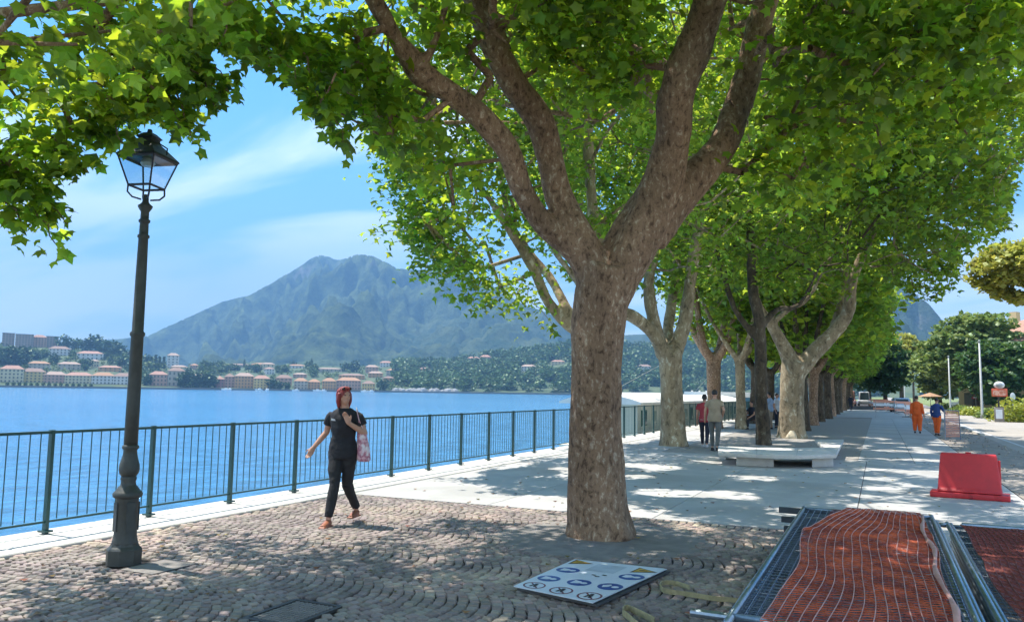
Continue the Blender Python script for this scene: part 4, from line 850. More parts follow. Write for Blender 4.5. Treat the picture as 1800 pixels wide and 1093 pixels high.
net('orange plastic safety net draped over the left fence panel stack', -.56, .34, 4.2, 8.72, .53, 15, 100, NETW, NETO, .022, 3, edge=lambda v: .20*max(0, v-.62)/.38+.03*math.sin(v*7), wA=.006, wB=.0055)
net('crumpled rust red netting lying beneath the orange safety net', -.50, .30, 4.2, 8.68, .508, 14, 62, NETR, NETR, .02, 8, wA=.008, wB=.008, edge=lambda v: .15*max(0, v-.6))
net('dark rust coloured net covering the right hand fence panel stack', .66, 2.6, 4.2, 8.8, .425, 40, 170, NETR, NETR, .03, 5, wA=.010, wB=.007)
# rolled net edge
P = [(.31+.02*math.sin(k*1.1), 4.5+k*.3, .55+.008*math.sin(k*2)) for k in range(14)]
MB().tube(P, [.015+.005*math.sin(k*1.9) for k in range(14)], 8).build('rolled_net_edge', NETW, None, smooth=True, label='rolled pale pink hem along the right side of the orange net', cat='net roll')
# red plastic barrier
rb = empty('plastic_barrier', tuple(G(1705, 875)), .0, label='red plastic road barrier standing on the pale paving', cat='barrier'); rb.rotation_euler = (0, 0, -.12); rb.scale = (.8, .8, .84)
def loft(secs):
    m = MB(); vs = []
    for (hx, hy, z) in secs: vs += [(-hx, -hy, z), (hx, -hy, z), (hx, hy, z), (-hx, hy, z)]
    k = len(secs); fs = [(i*4+q, i*4+(q+1) % 4, (i+1)*4+(q+1) % 4, (i+1)*4+q) for i in range(k-1) for q in range(4)]+[(3, 2, 1, 0), tuple((k-1)*4+q for q in range(4))]
    return m.add(vs, fs)
def bev(o, w=.02, s=3):
    b = o.modifiers.new('b', 'BEVEL'); b.width = w; b.segments = s; b.limit_method = 'ANGLE'; b.angle_limit = .5
    dg = bpy.context.evaluated_depsgraph_get(); me = bpy.data.meshes.new_from_object(o.evaluated_get(dg)); o.modifiers.clear(); o.data = me
    me.polygons.foreach_set('use_smooth', [True]*len(me.polygons)); return o
bev(loft([(.585, .24, .12), (.57, .16, .19), (.51, .10, .80), (.50, .085, .86)]).build('body', RED, rb), .03)
m = MB()
outl = [(-.71, -.29), (-.60, -.32), (-.35, -.31), (-.3, -.28), (.0, -.28), (.05, -.31), (.35, -.31), (.42, -.28), (.6, -.31), (.71, -.28), (.71, .28), (-.71, .28)]
m.prism(outl, .005, .11); bev(m.build('base_skirt', RED, rb), .02)
bev(MB().box((.54, 0, .5), (.05, .07, .5)).build('side_lug', RED, rb), .015)
bev(MB().lathe([(.05, .855), (.055, .885), (.02, .89)], 16, (.0, 0)).build('filler_cap', RED, rb), .004)
# stone bench round the planting strip
def bench_seg(label, a, b, w=.5, h=.45, gap=(.25, .75)):
    a = Vector(a); b = Vector(b); d = b-a; L = d.length; rz = math.atan2(d.y, d.x); t = empty('stone_bench', ((a+b)/2)[:2]+(0,) if False else ((a.x+b.x)/2, (a.y+b.y)/2, 0), rz, label=label, cat='bench', group='stone benches framing the tree bed')
    k = max(1, round(L/1.9)); 
    for i in range(k): bev(MB().box((-L/2+(i+.5)*L/k, 0, h-.07), (L/k-.008, w, .14)).build('seat_slab', STONE, t), .012, 2)
    for f in ((.27, .80) if L < 6 else (.1, .5, .9)): MB().box((-L/2+f*L, 0, (h-.14)/2), (min(.95, L*.25), w-.12, h-.142)).build('support_block', STONE, t)
    return t
def benchpiece(root, px, z0, z1, name, mt=STONE, ins=.004):
    q = [G(u, v, z1)[:2] for u, v in px]; c = sum(q)/len(q); q = [tuple(c+(p-c)*(1-ins/np.linalg.norm(p-c))) for p in q]; o = Vector(root.location)
    ar = sum(q[k][0]*q[(k+1) % len(q)][1]-q[(k+1) % len(q)][0]*q[k][1] for k in range(len(q)))
    if ar < 0: q = q[::-1]
    return bev(MB().prism([(x-o.x, y-o.y) for x, y in q], z0, z1).build(name, mt, root), .01, 2)
c = G(1400, 793, .38); t = empty('stone_bench', (c[0], c[1], 0), label='low bent pale stone bench on blocks before the slim dark tree', cat='bench')
benchpiece(t, [(1262, 794), (1330, 798), (1330, 786), (1262, 783.5)], .21, .30, 'seat_slab'); benchpiece(t, [(1330, 798), (1400, 800), (1402, 787), (1330, 786)], .21, .30, 'seat_slab')
benchpiece(t, [(1400, 800), (1470, 798), (1447, 786), (1402, 787)], .21, .30, 'seat_slab'); benchpiece(t, [(1470, 798), (1483, 772), (1432, 772), (1447, 786)], .21, .30, 'seat_slab')
benchpiece(t, [(1294, 802), (1360, 804.5), (1360, 793), (1294, 791)], 0, .208, 'support_block'); benchpiece(t, [(1427, 805), (1465, 803.5), (1452, 794), (1427, 794)], 0, .208, 'support_block'); benchpiece(t, [(1470, 779), (1476, 775), (1446, 775), (1446, 779)], 0, .208, 'support_block')
benchpiece(t, [(1264, 792), (1276, 793), (1276, 786), (1264, 785)], 0, .208, 'support_block')
# ------------------------------------------------------------------ people
def person(label, loc, face, H, topm, botm, hairm, shoem, P=None, vox=.011, hair='short', fingers=False, sleeves='short', headyaw=0, group=None, build=1.0, headpitch=0):
    J = dict(hL=(-.055, 0, .52), hR=(.055, 0, .52), kL=(-.058, .01, .285), kR=(.058, .01, .285), aL=(-.06, -.015, .05), aR=(.06, -.015, .05),
             sL=(-.105, 0, .80), sR=(.105, 0, .80), eL=(-.135, -.02, .63), eR=(.135, -.02, .63), wL=(-.14, .03, .49), wR=(.14, .03, .49))
    if P: J.update(P)
    V = {k: Vector(v)*H for k, v in J.items() if k != 'wide'}
    t = empty('person', tuple(loc), face, label=label, cat='person', group=group)
    b = build; s = H
    tor = [(0, 0, .485, .085, .062), (0, 0, .52, .098*b, .072*b), (0, 0, .56, .096*b, .07*b), (0, 0, .63, .078*b, .06*b), (0, .003, .70, .088*b, .07*b), (0, 0, .76, .10*b, .07), (0, 0, .795, .099, .058), (0, 0, .818, .076, .048), (0, .004, .845, .033, .034), (0, .01, .875, .031, .033)]
    def rings(k0, k1, g): return [(x*s, y*s, z*s, rx*s+g, ry*s+g) for x, y, z, rx, ry in tor[k0:k1]]
    m = MB(); m.rings(rings(0, 10, 0), 20)
    hc = Vector((0, .018, .928))*s; Rh = Matrix.Rotation(headyaw, 3, 'Z')@Matrix.Rotation(headpitch, 3, 'X')
    def hp(x, y, z): return hc+Rh@(Vector((x, y, z))*s)
    m.ell(hc, (.043*s, .053*s, .062*s), 16, 12, Rh); m.ell(hp(0, .018, -.032), (.028*s, .032*s, .034*s), 12, 8, Rh)     # skull, jaw
    m.tube([hp(0, .046, .012), hp(0, .062, -.012), hp(0, .05, -.018)], [.006*s, .009*s, .006*s], 8)             # nose
    for q in (-1, 1): m.ell(hp(q*.044, -.002, -.004), (.006*s, .012*s, .018*s), 8, 6, Rh)
    m.ell(hp(0, .048, -.034), (.014*s, .008*s, .005*s), 8, 6, Rh)
    arms = {}
    for k in 'LR':
        sh, el, wr = V['s'+k], V['e'+k], V['w'+k]
        m.tube([sh*.93+Vector((0, 0, .045*s)), sh+Vector((0, 0, -.015*s)), (sh+el)/2, el], [.02*s, .030*s, .026*s, .022*s], 12); m.tube([el, (el*.6+wr*.4), wr], [.022*s, .022*s, .0155*s], 12); m.ell(el, (.023*s,)*3, 10, 8)
        d = (wr-el).normalized()
        if k+'dir' in (P or {}): d = Vector(P[k+'dir']).normalized()
        side = d.cross(Vector((0, 1, 0)) if abs(d.y) < .8 else Vector((1, 0, 0))).normalized(); nrm = side.cross(d)
        pc = wr+d*.028*s; m.tube([wr-d*.01*s, wr+d*.01*s, wr+d*.05*s], [(.013*s, .014*s), (.016*s, .022*s), (.012*s, .023*s)], 10)
        if fingers:
            x0 = side
            for q, ln in zip((-1.5, -.5, .5, 1.5), (.036, .046, .05, .043)):
                b0 = wr+d*.045*s+side*(q*.0105*s); c1 = b0+d*ln*.5*s+nrm*.004*s; c2 = c1+d*ln*.4*s+nrm*.014*s
                m.tube([b0, c1, c2], [.0058*s, .0052*s, .0042*s], 7)
            b0 = wr+d*.015*s+side*.017*s; m.tube([b0, b0+side*.016*s+d*.016*s, b0+side*.02*s+d*.036*s], [.007*s, .006*s, .0048*s], 7)
        else: m.tube([wr+d*.045*s, wr+d*.075*s, wr+d*.095*s], [(.010*s, .02*s), (.009*s, .018*s), (.006*s, .012*s)], 8)
    for k in 'LR':
        h, kn, an = V['h'+k], V['k'+k], V['a'+k]
        m.tube([h, (h+kn)/2, kn], [.05*s, .045*s, .031*s], 12); m.tube([kn, kn*.65+an*.35, an], [.030*s, .031*s, .019*s], 12)
        m.tube([an, an+Vector((0, -.01*s, -.02*s)), an+Vector((0, .03*s, -.03*s)), an+Vector((0, .085*s, -.037*s))], [.018*s, .02*s, .019*s, .013*s], 8)
    fuse(m, 'body', vox, SKIN, t, smooth=2)
    m = MB(); m.rings([(0, 0, .475*s, .092*s*b+.012, .068*s*b+.012)]+rings(1, 8, .013)[0:]+[(0, 0, .838*s, .046*s, .044*s)], 22)
    for k in 'LR':
        sh, el, wr = V['s'+k], V['e'+k], V['w'+k]
        if sleeves == 'short': m.tube([sh*.86+Vector((0, 0, .10*s)), sh*.97+Vector((0, 0, .008*s)), sh+Vector((0, 0, -.02*s)), sh*.42+el*.58], [.026*s, .034*s, .039*s, .038*s], 14)
        else: m.tube([sh+Vector((0, 0, -.012*s)), (sh+el)/2, el, wr*.9+el*.1], [.039*s, .037*s, .032*s, .026*s], 12)
    fold = lambda c: (ridged(c[:, 0]*5+c[:, 2]*3, c[:, 2]*6+c[:, 1]*5, 3)-.55)*.022+.002
    shirt = fuse(m, 'shirt', vox, topm, t, smooth=2, disp=fold)
    m = MB(); m.rings([(0, 0, .47*s, .080*s+.008, .058*s+.008), (0, 0, .52*s, .101*s*b+.006, .075*s*b+.006), (0, 0, .56*s, .097*s*b+.006, .072*s*b+.006)], 18)
    for k in 'LR':
        h, kn, an = V['h'+k], V['k'+k], V['a'+k]; w = 1.0 if not P or not P.get('wide') else P['wide']
        m.tube([h, (h+kn)/2, kn], [.056*s, .05*s*w, .037*s*w], 14); m.tube([kn, kn*.65+an*.35, an+Vector((0, 0, .02*s))], [.037*s*w, .035*s*w, .026*s*w], 14)
    fuse(m, 'trousers', vox, botm, t, smooth=2, disp=fold)
    for k in 'LR':
        an = V['a'+k]; m = MB(); m.tube([an+Vector((0, -.022*s, -.022*s)), an+Vector((0, 0, -.018*s)), an+Vector((0, .04*s, -.026*s)), an+Vector((0, .10*s, -.036*s))], [(.02*s, .02*s), (.026*s, .024*s), (.026*s, .02*s), (.018*s, .011*s)], 10)
        m.box(an+Vector((0, .036*s, -.044*s)), (.05*s, .155*s, .010*s)); fuse(m, 'shoe', vox*.8, shoem, t, smooth=1)
    m = MB()
    if hair == 'long':
        m.ell(hp(0, -.010, .012), (.052*s, .058*s, .060*s), 16, 12, Rh); m.ell(hp(0, -.03, -.03), (.046*s, .036*s, .06*s), 14, 10, Rh)
        for q in (-1, 1): m.tube([hp(q*.042, .012, .02), hp(q*.048, .0, -.03), hp(q*.04, -.01, -.085)], [.015*s, .017*s, .008*s], 8)
        m.ell(hp(0, .022, .052), (.036*s, .034*s, .018*s), 12, 8, Rh)
    elif hair == 'pony':
        m.ell(hp(0, -.012, .012), (.047*s, .054*s, .056*s), 16, 12, Rh); m.tube([hp(0, -.05, .03), hp(0, -.075, 0), hp(0, -.07, -.06)], [.018*s, .016*s, .007*s], 8)
    else: m.ell(hp(0, -.010, .016), (.046*s, .053*s, .053*s), 16, 12, Rh)
    fuse(m, 'hair', vox*.9, hairm, t, smooth=1, disp=lambda c: (ridged(c[:, 0]*50, c[:, 1]*50+c[:, 2]*4, 2)-.5)*.012)
    for q in (-1, 1): MB().ell(hp(q*.018, .047, .004), (.006*s, .004*s, .004*s), 8, 6, Rh).build('eye', BLACKC, t, smooth=True)
    return t, V, hp, Rh, shirt
W0 = (G(580, 930)+G(616, 912))/2; W0[2] = 0
back = math.atan2(-(0-W0[0]), (0-W0[1]))             # local +Y towards the camera
facew = back-.42
t, V, hp, Rh, sh = person('woman in black T-shirt and trousers walking past the railing, dark red hair, pink bag', W0, facew, 1.665, BLACKC, mat('black_trousers', (.02, .02, .022), (.012, .012, .014), rough=.8, bump=.2), HAIR, SHOE,
    dict(hL=(-.055, 0, .52), hR=(.055, 0, .52), kL=(-.03, -.025, .285), kR=(.02, .085, .29), aL=(-.055, -.15, .085), aR=(.035, .135, .05),
         sL=(-.105, 0, .798), sR=(.105, 0, .80), eL=(-.16, -.01, .66), eR=(.15, -.03, .66), wL=(-.075, .085, .735), wR=(.225, .03, .545), Ldir=(.35, .2, .9), Rdir=(.35, .3, -.9)), vox=.0085, hair='long', fingers=True, headyaw=.95, headpitch=.08)
# NOTE local +X is her left when she faces +Y seen from the front: mirror so that the free arm swings to picture left
for i, (x, z, w_) in enumerate(((.045, .752, .03), (.05, .758, .018))): pass
MB().poly([Vector(p)*1.665 for p in ((.03, .0845, .748), (.07, .0795, .752), (.066, .0815, .768), (.036, .086, .762))]).build('shirt_logo', mat('print_white', (.7, .7, .72)), t)
g = MB()
for q in (-1, 1): g.ell(hp(q*.02, .045, .052), (.019*1.665, .006*1.665, .012*1.665), 12, 6, Rh)
g.tube([hp(-.04, .04, .052), hp(.04, .04, .052)], .003, 6)
for q in (-1, 1): g.tube([hp(q*.04, .042, .052), hp(q*.053, -.01, .03)], .003, 6)
g.build('sunglasses', mat('dark_lens', (.015, .012, .015), rough=.15), t, smooth=True)
# tote bag under her left arm
bagm = MB(); s = 1.665
rs = [(-.158, -.012, .455, .045, .025), (-.158, -.012, .47, .055, .034), (-.155, -.01, .54, .05, .034), (-.145, -.005, .62, .042, .024), (-.14, -.003, .675, .036, .016)]
bagm.rings([(a*s, b*s, c_*s, d*s, e*s) for a, b, c_, d, e in rs], 16)
Rz = Matrix.Rotation(facew, 4, 'Z'); Mt = Matrix.Translation(Vector(W0))@Rz
bo = fuse(bagm, 'shoulder_bag', .011, BAGM, None, smooth=2, label='pink and white patterned cloth bag hanging under the arm of the woman in black', cat='bag'); bo.matrix_world = Mt
st = MB()
for q in (-1, 1): st.tube([Vector((-.14+.02*q, .0, .67))*s, Vector((-.135, .045, .76))*s, Vector((-.10, .02, .845))*s, Vector((-.115, -.05, .76))*s, Vector((-.14+.02*q, -.01, .67))*s], .006, 6)
st.build('strap', BAGM, bo)
# walking couple seen from behind
away = 0.06
def pl(u, v): return G(u, v)
GREY = mat('grey_trousers', (.15, .155, .15), (.11, .115, .11), rough=.9); TAN = mat('tan_shirt', (.36, .29, .20), (.28, .22, .15), rough=.9); REDT = mat('red_top', (.42, .05, .06), (.3, .03, .05), rough=.85)
NAVY = mat('navy_cloth', (.018, .022, .04), None, rough=.85); ORG = mat('orange_hivis', (.85, .14, .015), (.72, .10, .01), rough=.75); BLU = mat('blue_jacket', (.03, .07, .24), (.02, .05, .18), rough=.8); BLK = mat('dark_shoe', (.03, .03, .035), None)
walk = dict(kL=(-.055, .055, .29), aL=(-.05, .05, .05), kR=(.05, -.005, .285), aR=(.045, -.075, .06))
t, V, hp, Rh, sh = person('man of the walking couple, tan shirt and grey trousers, seen from behind', pl(1257, 792), away, 1.76, TAN, GREY, DHAIR, BLK, dict(walk, eL=(-.15, -.01, .65), wL=(-.16, .03, .53), eR=(.15, -.03, .66), wR=(.12, .05, .57)), build=1.12, group='couple strolling')
MB().box((0, -.115, 1.22), (.30, .02, .06)).build('shirt_back_seam', TAN, t)
t, V, hp, Rh, sh = person('woman of the walking couple, red and white top with dark trousers, seen from behind', pl(1239, 786), away, 1.62, REDT, NAVY, DHAIR, mat('white_shoe', (.6, .6, .62), None), dict(walk, eR=(.15, -.01, .66), wR=(.19, .03, .56)), hair='pony', group='couple strolling')
m = MB().rings([(0, 0, .515*1.62, .108*1.62, .084*1.62), (0, 0, .60*1.62, .094*1.62, .074*1.62)], 20); m.build('white_hem', mat('white_cloth', (.7, .66, .68), None), t, smooth=True)
t, V, hp, Rh, sh = person('road worker in full orange high visibility clothes seen from behind', pl(1613, 761), -.05, 1.68, ORG, ORG, DHAIR, BLK, dict(wide=1.5, kL=(-.06, .03, .28), aL=(-.06, .02, .05), wL=(-.15, -.02, .50), wR=(.16, -.01, .51)), sleeves='long', build=1.15)
t, V, hp, Rh, sh = person('road worker in blue jacket and orange trousers beside the netting barrier', pl(1648, 765), -.5, 1.60, BLU, ORG, DHAIR, BLK, dict(wide=1.2, kL=(-.05, .03, .285), kR=(.04, 0, .28), aL=(-.045, .01, .05), aR=(.035, -.03, .05), eR=(.15, .04, .67), wR=(.16, .14, .60)), sleeves='long')
t, V, hp, Rh, sh = person('cyclist in dark clothes riding away at the end of the promenade', G(1496, 722), 0, 1.7, NAVY, NAVY, DHAIR, BLK, dict(hL=(-.05, 0, .56), hR=(.05, 0, .56), kL=(-.06, .12, .42), kR=(.06, .08, .34), aL=(-.06, .05, .22), aR=(.06, .05, .14), wL=(-.13, .22, .62), wR=(.13, .22, .62), eL=(-.15, .1, .66), eR=(.15, .1, .66)), sleeves='long', vox=.02)
bk = empty('bicycle', tuple(G(1496, 722)), 0, label='bicycle under the distant cyclist', cat='bicycle')
for y in (-.42, .62):
    m = MB(); m.tube([(0, y+math.cos(a)*.33, .34+math.sin(a)*.33) for a in np.linspace(0, 6.283, 20)], .018, 6); m.build('wheel', BLK, bk)
m = MB(); m.tube([(0, -.42, .34), (0, -.08, .82)], .02, 6); m.tube([(0, -.1, .78), (0, .42, .82), (0, .62, .34)], .02, 6); m.tube([(0, .42, .85), (0, 0, .3), (0, -.15, .85)], .02, 6); m.build('frame', BLK, bk)
MB().tube([(-.25, .4, 1.02), (0, .45, 1.0), (.25, .4, 1.02)], .015, 6).build('handlebar', BLK, bk); MB().box((0, -.15, .88), (.14, .26, .06)).build('saddle', BLK, bk)
# people resting by the second row of trunks
sit = dict(hL=(-.055, 0, .30), hR=(.055, 0, .30))
def seated(label, loc, face, H, a, b): 
    P = dict(kL=(-.06, .24, .50), kR=(.06, .24, .50), aL=(-.06, .25, .27), aR=(.06, .25, .27), wL=(-.08, .2, .55), wR=(.08, .2, .55), eL=(-.13, .05, .64), eR=(.13, .05, .64))
    loc = np.array(loc)-np.array([0, 0, .22*H]); return person(label, loc, face, H, a, b, DHAIR, BLK, P, vox=.016)
bp = G(1322, 754)
seated('person in dark clothes sitting on the brown bench behind the slim trunk', bp, 2.6, 1.68, NAVY, BLK)
t = empty('park_bench', (bp[0]-.1, bp[1]+.05, 0), 2.6, label='brown wooden park bench behind the slim dark trunk', cat='bench'); BW = mat('brown_wood', (.20, .085, .05), (.12, .05, .03), rough=.6)
for i in range(4): MB().box((0, -.16+i*.11, .44), (1.7, .09, .035)).build('seat_slat', BW, t)
for i in range(3): MB().box((0, -.27, .58+i*.13), (1.7, .03, .09)).build('back_slat', BW, t)
for s_ in (-1, 1): MB().box((s_*.7, -.02, .21), (.05, .42, .42)).build('leg', IRON, t); MB().box((s_*.7, -.27, .65), (.05, .05, .5)).build('back_support', IRON, t)
LB = mat('light_blue_shirt', (.35, .45, .62), (.25, .35, .5), rough=.85)
person('standing person in pale blue shirt between the slim trunk and the forked tree', G(1354, 754), 1.2, 1.74, LB, mat('beige_shorts', (.4, .3, .22), None), DHAIR, BLK, dict(eL=(-.14, .03, .65), wL=(-.06, .14, .60)), vox=.016)
person('standing person in white top partly behind the forked tree', G(1366, 752), -1.9, 1.70, mat('white_top', (.62, .62, .64), None), NAVY, DHAIR, BLK, None, vox=.016)
# ------------------------------------------------------------------ moored boats
CREAM = mat('cream_paint', (.80, .76, .60), (.72, .68, .54), rough=.5, scale=2); WROOF = mat('white_roof', (.80, .78, .74), (.7, .68, .64), rough=.55, scale=3); DGREEN = mat('dark_green_paint', (.03, .11, .06), None, rough=.5); DWIN = mat('dark_window', (.02, .04, .035), None, rough=.12)
GPOLE0 = mat('mast_grey', (.4, .42, .42), None, rough=.5)
def ferry(label, cx, y0, y1, w, zr, nwin):
    t = empty('ferry_boat', (cx, (y0+y1)/2, LZ), label=label, cat='boat', group='boats moored behind the railing'); L = y1-y0; h = zr-LZ
    m = MB(); pts = [(-w/2, -L/2), (w/2, -L/2), (w/2, L/2-1.5), (w*.25, L/2), (-w*.25, L/2), (-w/2, L/2-1.5)]; m.prism(pts, -.4, 1.25); m.build('hull', DGREEN, t)
    m = MB(); m.prism([(x*1.01, y*1.005) for x, y in pts], 1.25, 1.45); m.build('rubbing_strake', CREAM, t)
    cw = w-.7; m = MB(); m.box((0, -.3, (1.45+h)/2), (cw, L-1.8, h-1.45)); m.build('cabin', CREAM, t)
    rr = MB(); vs = []; N = 9
    for yy, k in ((-L/2-.1, .8), (-L/2+1.2, 1.), (L/2-2.5, 1.), (L/2-.9, .8)):
        for i in range(N): a = i/(N-1)*2-1; vs.append((a*(cw/2+.35), yy, h+.10+.42*k*(1-a*a)))
        for i in range(N): a = i/(N-1)*2-1; vs.append((a*(cw/2+.35), yy, h))
    fs = []
    for q in range(3):
        for i in range(N-1): a = q*2*N+i; fs += [(a, a+1, a+2*N+1, a+2*N), (a+N+1, a+N, a+3*N, a+3*N+1)]
        fs += [(q*2*N, q*2*N+2*N, q*2*N+3*N, q*2*N+N), (q*2*N+N-1, q*2*N+2*N-1, q*2*N+4*N-1, q*2*N+3*N-1)]
    for q in (0, 3): fs += [(q*2*N+i, q*2*N+i+1, q*2*N+N+i+1, q*2*N+N+i) for i in range(N-1)]
    rr.add(vs, fs); rr.build('roof', WROOF, t)
    for i in range(nwin):
        y = -L/2+1.6+i*(L-4)/(nwin-1)
        f = MB(); f.box((cw/2+.012, y, h-.62), (.05, (L-4)/nwin*.62, .72)); fo = f.build('window', DGREEN if i % 3 == 0 else CREAM, t)
        MB().box((cw/2+.03, y, h-.62), (.05, (L-4)/nwin*.5, .58)).build('pane', DWIN if i % 2 == 0 else mat('painted_reflection_glass', (.5, .55, .42), None, rough=.1) if 'painted_reflection_glass' not in bpy.data.materials else bpy.data.materials['painted_reflection_glass'], fo)  # every other pane has its reflection painted in as a pale base colour
    for i in range(int(L/1.5)): MB().tube([(w/2-.06, -L/2+.5+i*1.5, 1.4), (w/2-.06, -L/2+.5+i*1.5, h+.02)], .03, 6).build('deck_post', CREAM, t)
    m = MB(); m.box((w/2-.06, -.6, 2.0), (.03, L-2, .03)); m.box((w/2-.06, -.6, 2.35), (.04, L-2, .04)); m.build('deck_rail', CREAM, t)
    m = MB().lathe([(.04, h+.4), (.025, h+2.4)], 8, (0, L/2-4)); m.build('mast', GPOLE0, t)
    m = MB(); m.tube([(0, L/2-4, h+2.3), (0, -L/2+.2, h+.3)], .012, 4); m.build('stay', GPOLE0, t)
    return t
ferry('white roofed cream and green passenger boat moored just right of the big trunk', -11.3, 34, 50, 3.8, 1.1, 8)
ferry('second cream boat moored further on behind the walking couple', -11.5, 53, 66, 3.8, 1.0, 6)
t = empty('landing_pavilion', (-11.6, 72, 0), label='white landing stage pavilion with blue fascia between the left row trunks', cat='pavilion')
MB().box((0, 0, -.9), (5.4, 13, .5)).build('pontoon', CONC, t); bb = bpy.data.materials.get('blue_paint') or mat('blue_paint', (.10, .32, .50), None, rough=.5)
for x in (-2.4, 2.4):
    for y in (-6, -3, 0, 3, 6): MB().box((x, y, .6), (.14, .14, 2.5)).build('column', WROOF, t)
MB().box((0, 0, .95), (5.2, 12.6, .8)).build('fascia', bb, t)
MB().prism([(-2.9, -6.7), (2.9, -6.7), (2.9, 6.7), (-2.9, 6.7)], 1.36, 1.75).build('roof', WROOF, t)
# ------------------------------------------------------------------ road side furniture
GPOLE = mat('pole_grey', (.36, .37, .36), (.28, .29, .28), rough=.5, metal=.2)
def pole(label, u, v, vt, r=.075, nm='lamp_pole'):
    b = G(u, v); d = proj(b)[2]; h = (v-vt)/1400*d
    t = empty(nm, tuple(b), label=label, cat='pole', group='grey poles by the road'); MB().lathe([(r*1.7, 0), (r*1.7, .25), (r*1.1, .32), (r*.7, h)], 12).build('shaft', GPOLE, t, smooth=True)
    MB().lathe([(r*1.1, h), (r*1.1, h+.05), (.02, h+.12)], 12).build('cap', GPOLE, t); MB().box((0, 0, .01), (.4, .4, .03)).build('base_plate', GPOLE, t); return t
pole('tall pale grey pole standing in the roadside bed, the right one of two', 1727, 735, 600, .09)
pole('slimmer grey pole further back, the left one of two', 1671, 725, 627, .085)
pole('thin distant pole before the pale rocks at the end of the road', 1591, 712, 645, .08)
b = G(1757, 741); t = empty('information_sign', tuple(b), -.12, label='orange display sign with round white clock above a grey ticket box', cat='sign'); d = proj(b)[2]; k = d/1400
MB().tube([(0, 0, 0), (0, 0, 58*k)], .06, 8).build('post', IRON, t)
bx = bev(MB().box((0, -.1, 12.5*k), (15*k, .5, 25*k)).build('ticket_box', CONC, t), .03); MB().box((0, -.36, 13.5*k), (10*k, .02, 16*k)).build('white_notice', WHITE, t)
bev(MB().box((2*k, -.1, 51*k), (24*k, .3, 14*k)).build('display_case', mat('orange_case', (.65, .13, .06), (.5, .09, .04), rough=.5), t), .02); MB().box((2*k, -.262, 50.5*k), (20*k, .02, 9*k)).build('display_screen', mat('display_face', (.75, .42, .32), (.6, .2, .12), rough=.4, scale=6, contrast=(.48, .52)), t)
m = MB().ell((2*k, -.1, 64*k), (8.5*k, .15, 6.5*k), 20, 10); m.build('clock', mat('clock_white', (.75, .76, .76), None, rough=.4), t, smooth=True)
m = MB().ell((2*k, -.20, 64*k), (5.5*k, .12, 4.5*k), 20, 10); m.build('clock_face', mat('clock_grey', (.35, .37, .38), None, rough=.4), t, smooth=True)
b = G(1782, 738); t = empty('round_road_sign', tuple(b), 0, label='small oval white road sign right of the orange display sign', cat='road sign'); MB().tube([(0, 0, 0), (0, 0, 50*k)], .035, 8).build('post', GPOLE, t); MB().ell((0, -.04, 44*k), (4.5*k, .03, 8*k), 16, 8).build('plate', WHITE, t)
b = G(1716, 722); k2 = proj(b)[2]/1400; t = empty('warning_sign', tuple(b), 0, label='triangular red and white warning sign between the two grey poles', cat='road sign'); MB().tube([(0, 0, 0), (0, 0, 32*k2)], .035, 8).build('post', GPOLE, t)
MB().add([(-7*k2, 0, 21*k2), (7*k2, 0, 21*k2), (0, 0, 33*k2), (-7*k2, .04, 21*k2), (7*k2, .04, 21*k2), (0, .04, 33*k2)], [(0, 1, 2), (5, 4, 3), (0, 3, 4, 1), (1, 4, 5, 2), (2, 5, 3, 0)]).build('plate', RED, t)
MB().add([(-4.4*k2, -.01, 22.4*k2), (4.4*k2, -.01, 22.4*k2), (0, -.01, 30*k2)], [(0, 1, 2)]).build('plate_centre', WHITE, t)
# barrier with netting the worker holds
b = G(1676, 773); t = empty('mesh_barrier', tuple(b), 1.0, label='upright tubular barrier with orange netting in the blue worker\'s hand', cat='barrier'); PK = mat('faded_orange', (.70, .32, .22), (.6, .25, .17), rough=.7)
m = MB(); m.tube([(-.55, 0, 0), (-.55, 0, 1.15), (.45, 0, 1.1), (.5, 0, 0)], .025, 8); m.build('frame', GALVD, t); m = MB()
for i in range(12): m.box((-.5+i*.085, 0, .6), (.012, .01, 1.0))
for i in range(12): m.box((-.03, 0, .15+i*.085), (.98, .01, .03))
m.build('netting', PK, t, kind='stuff')
# orange and white works barriers down the street
STR = mat('red_white_board', (.75, .30, .22), (.78, .74, .70), rough=.6, scale=1.6, contrast=(.49, .51), stretch=(1, 0, 0))
for i, (u, v, L_, rz, lab) in enumerate([(1556, 724, 2.2, .1, 'nearest across the path end'), (1573, 722, 2.2, .3, 'second along the road edge'), (1588, 727, 2.0, .8, 'half turned beside the white car'), (1545, 716, 2.4, 0, 'behind the first, left of the others'), (1600, 733, 1.8, 1.1, 'seen nearly end on before the orange worker')]):
    b = G(u, v); t = empty('works_barrier', tuple(b), rz, label='red and white striped works barrier, '+lab, cat='barrier', group='striped works barriers down the street')
    for z in (.35, .72, 1.05): MB().box((0, 0, z), (L_, .04, .2)).build('board', PK if z != .72 else WHITE, t)
    for s_ in (-1, 1): MB().box((s_*L_*.4, 0, .55), (.06, .06, 1.1)).build('post', GPOLE, t); MB().box((s_*L_*.4, 0, .03), (.08, .6, .06)).build('foot', CONC, t)
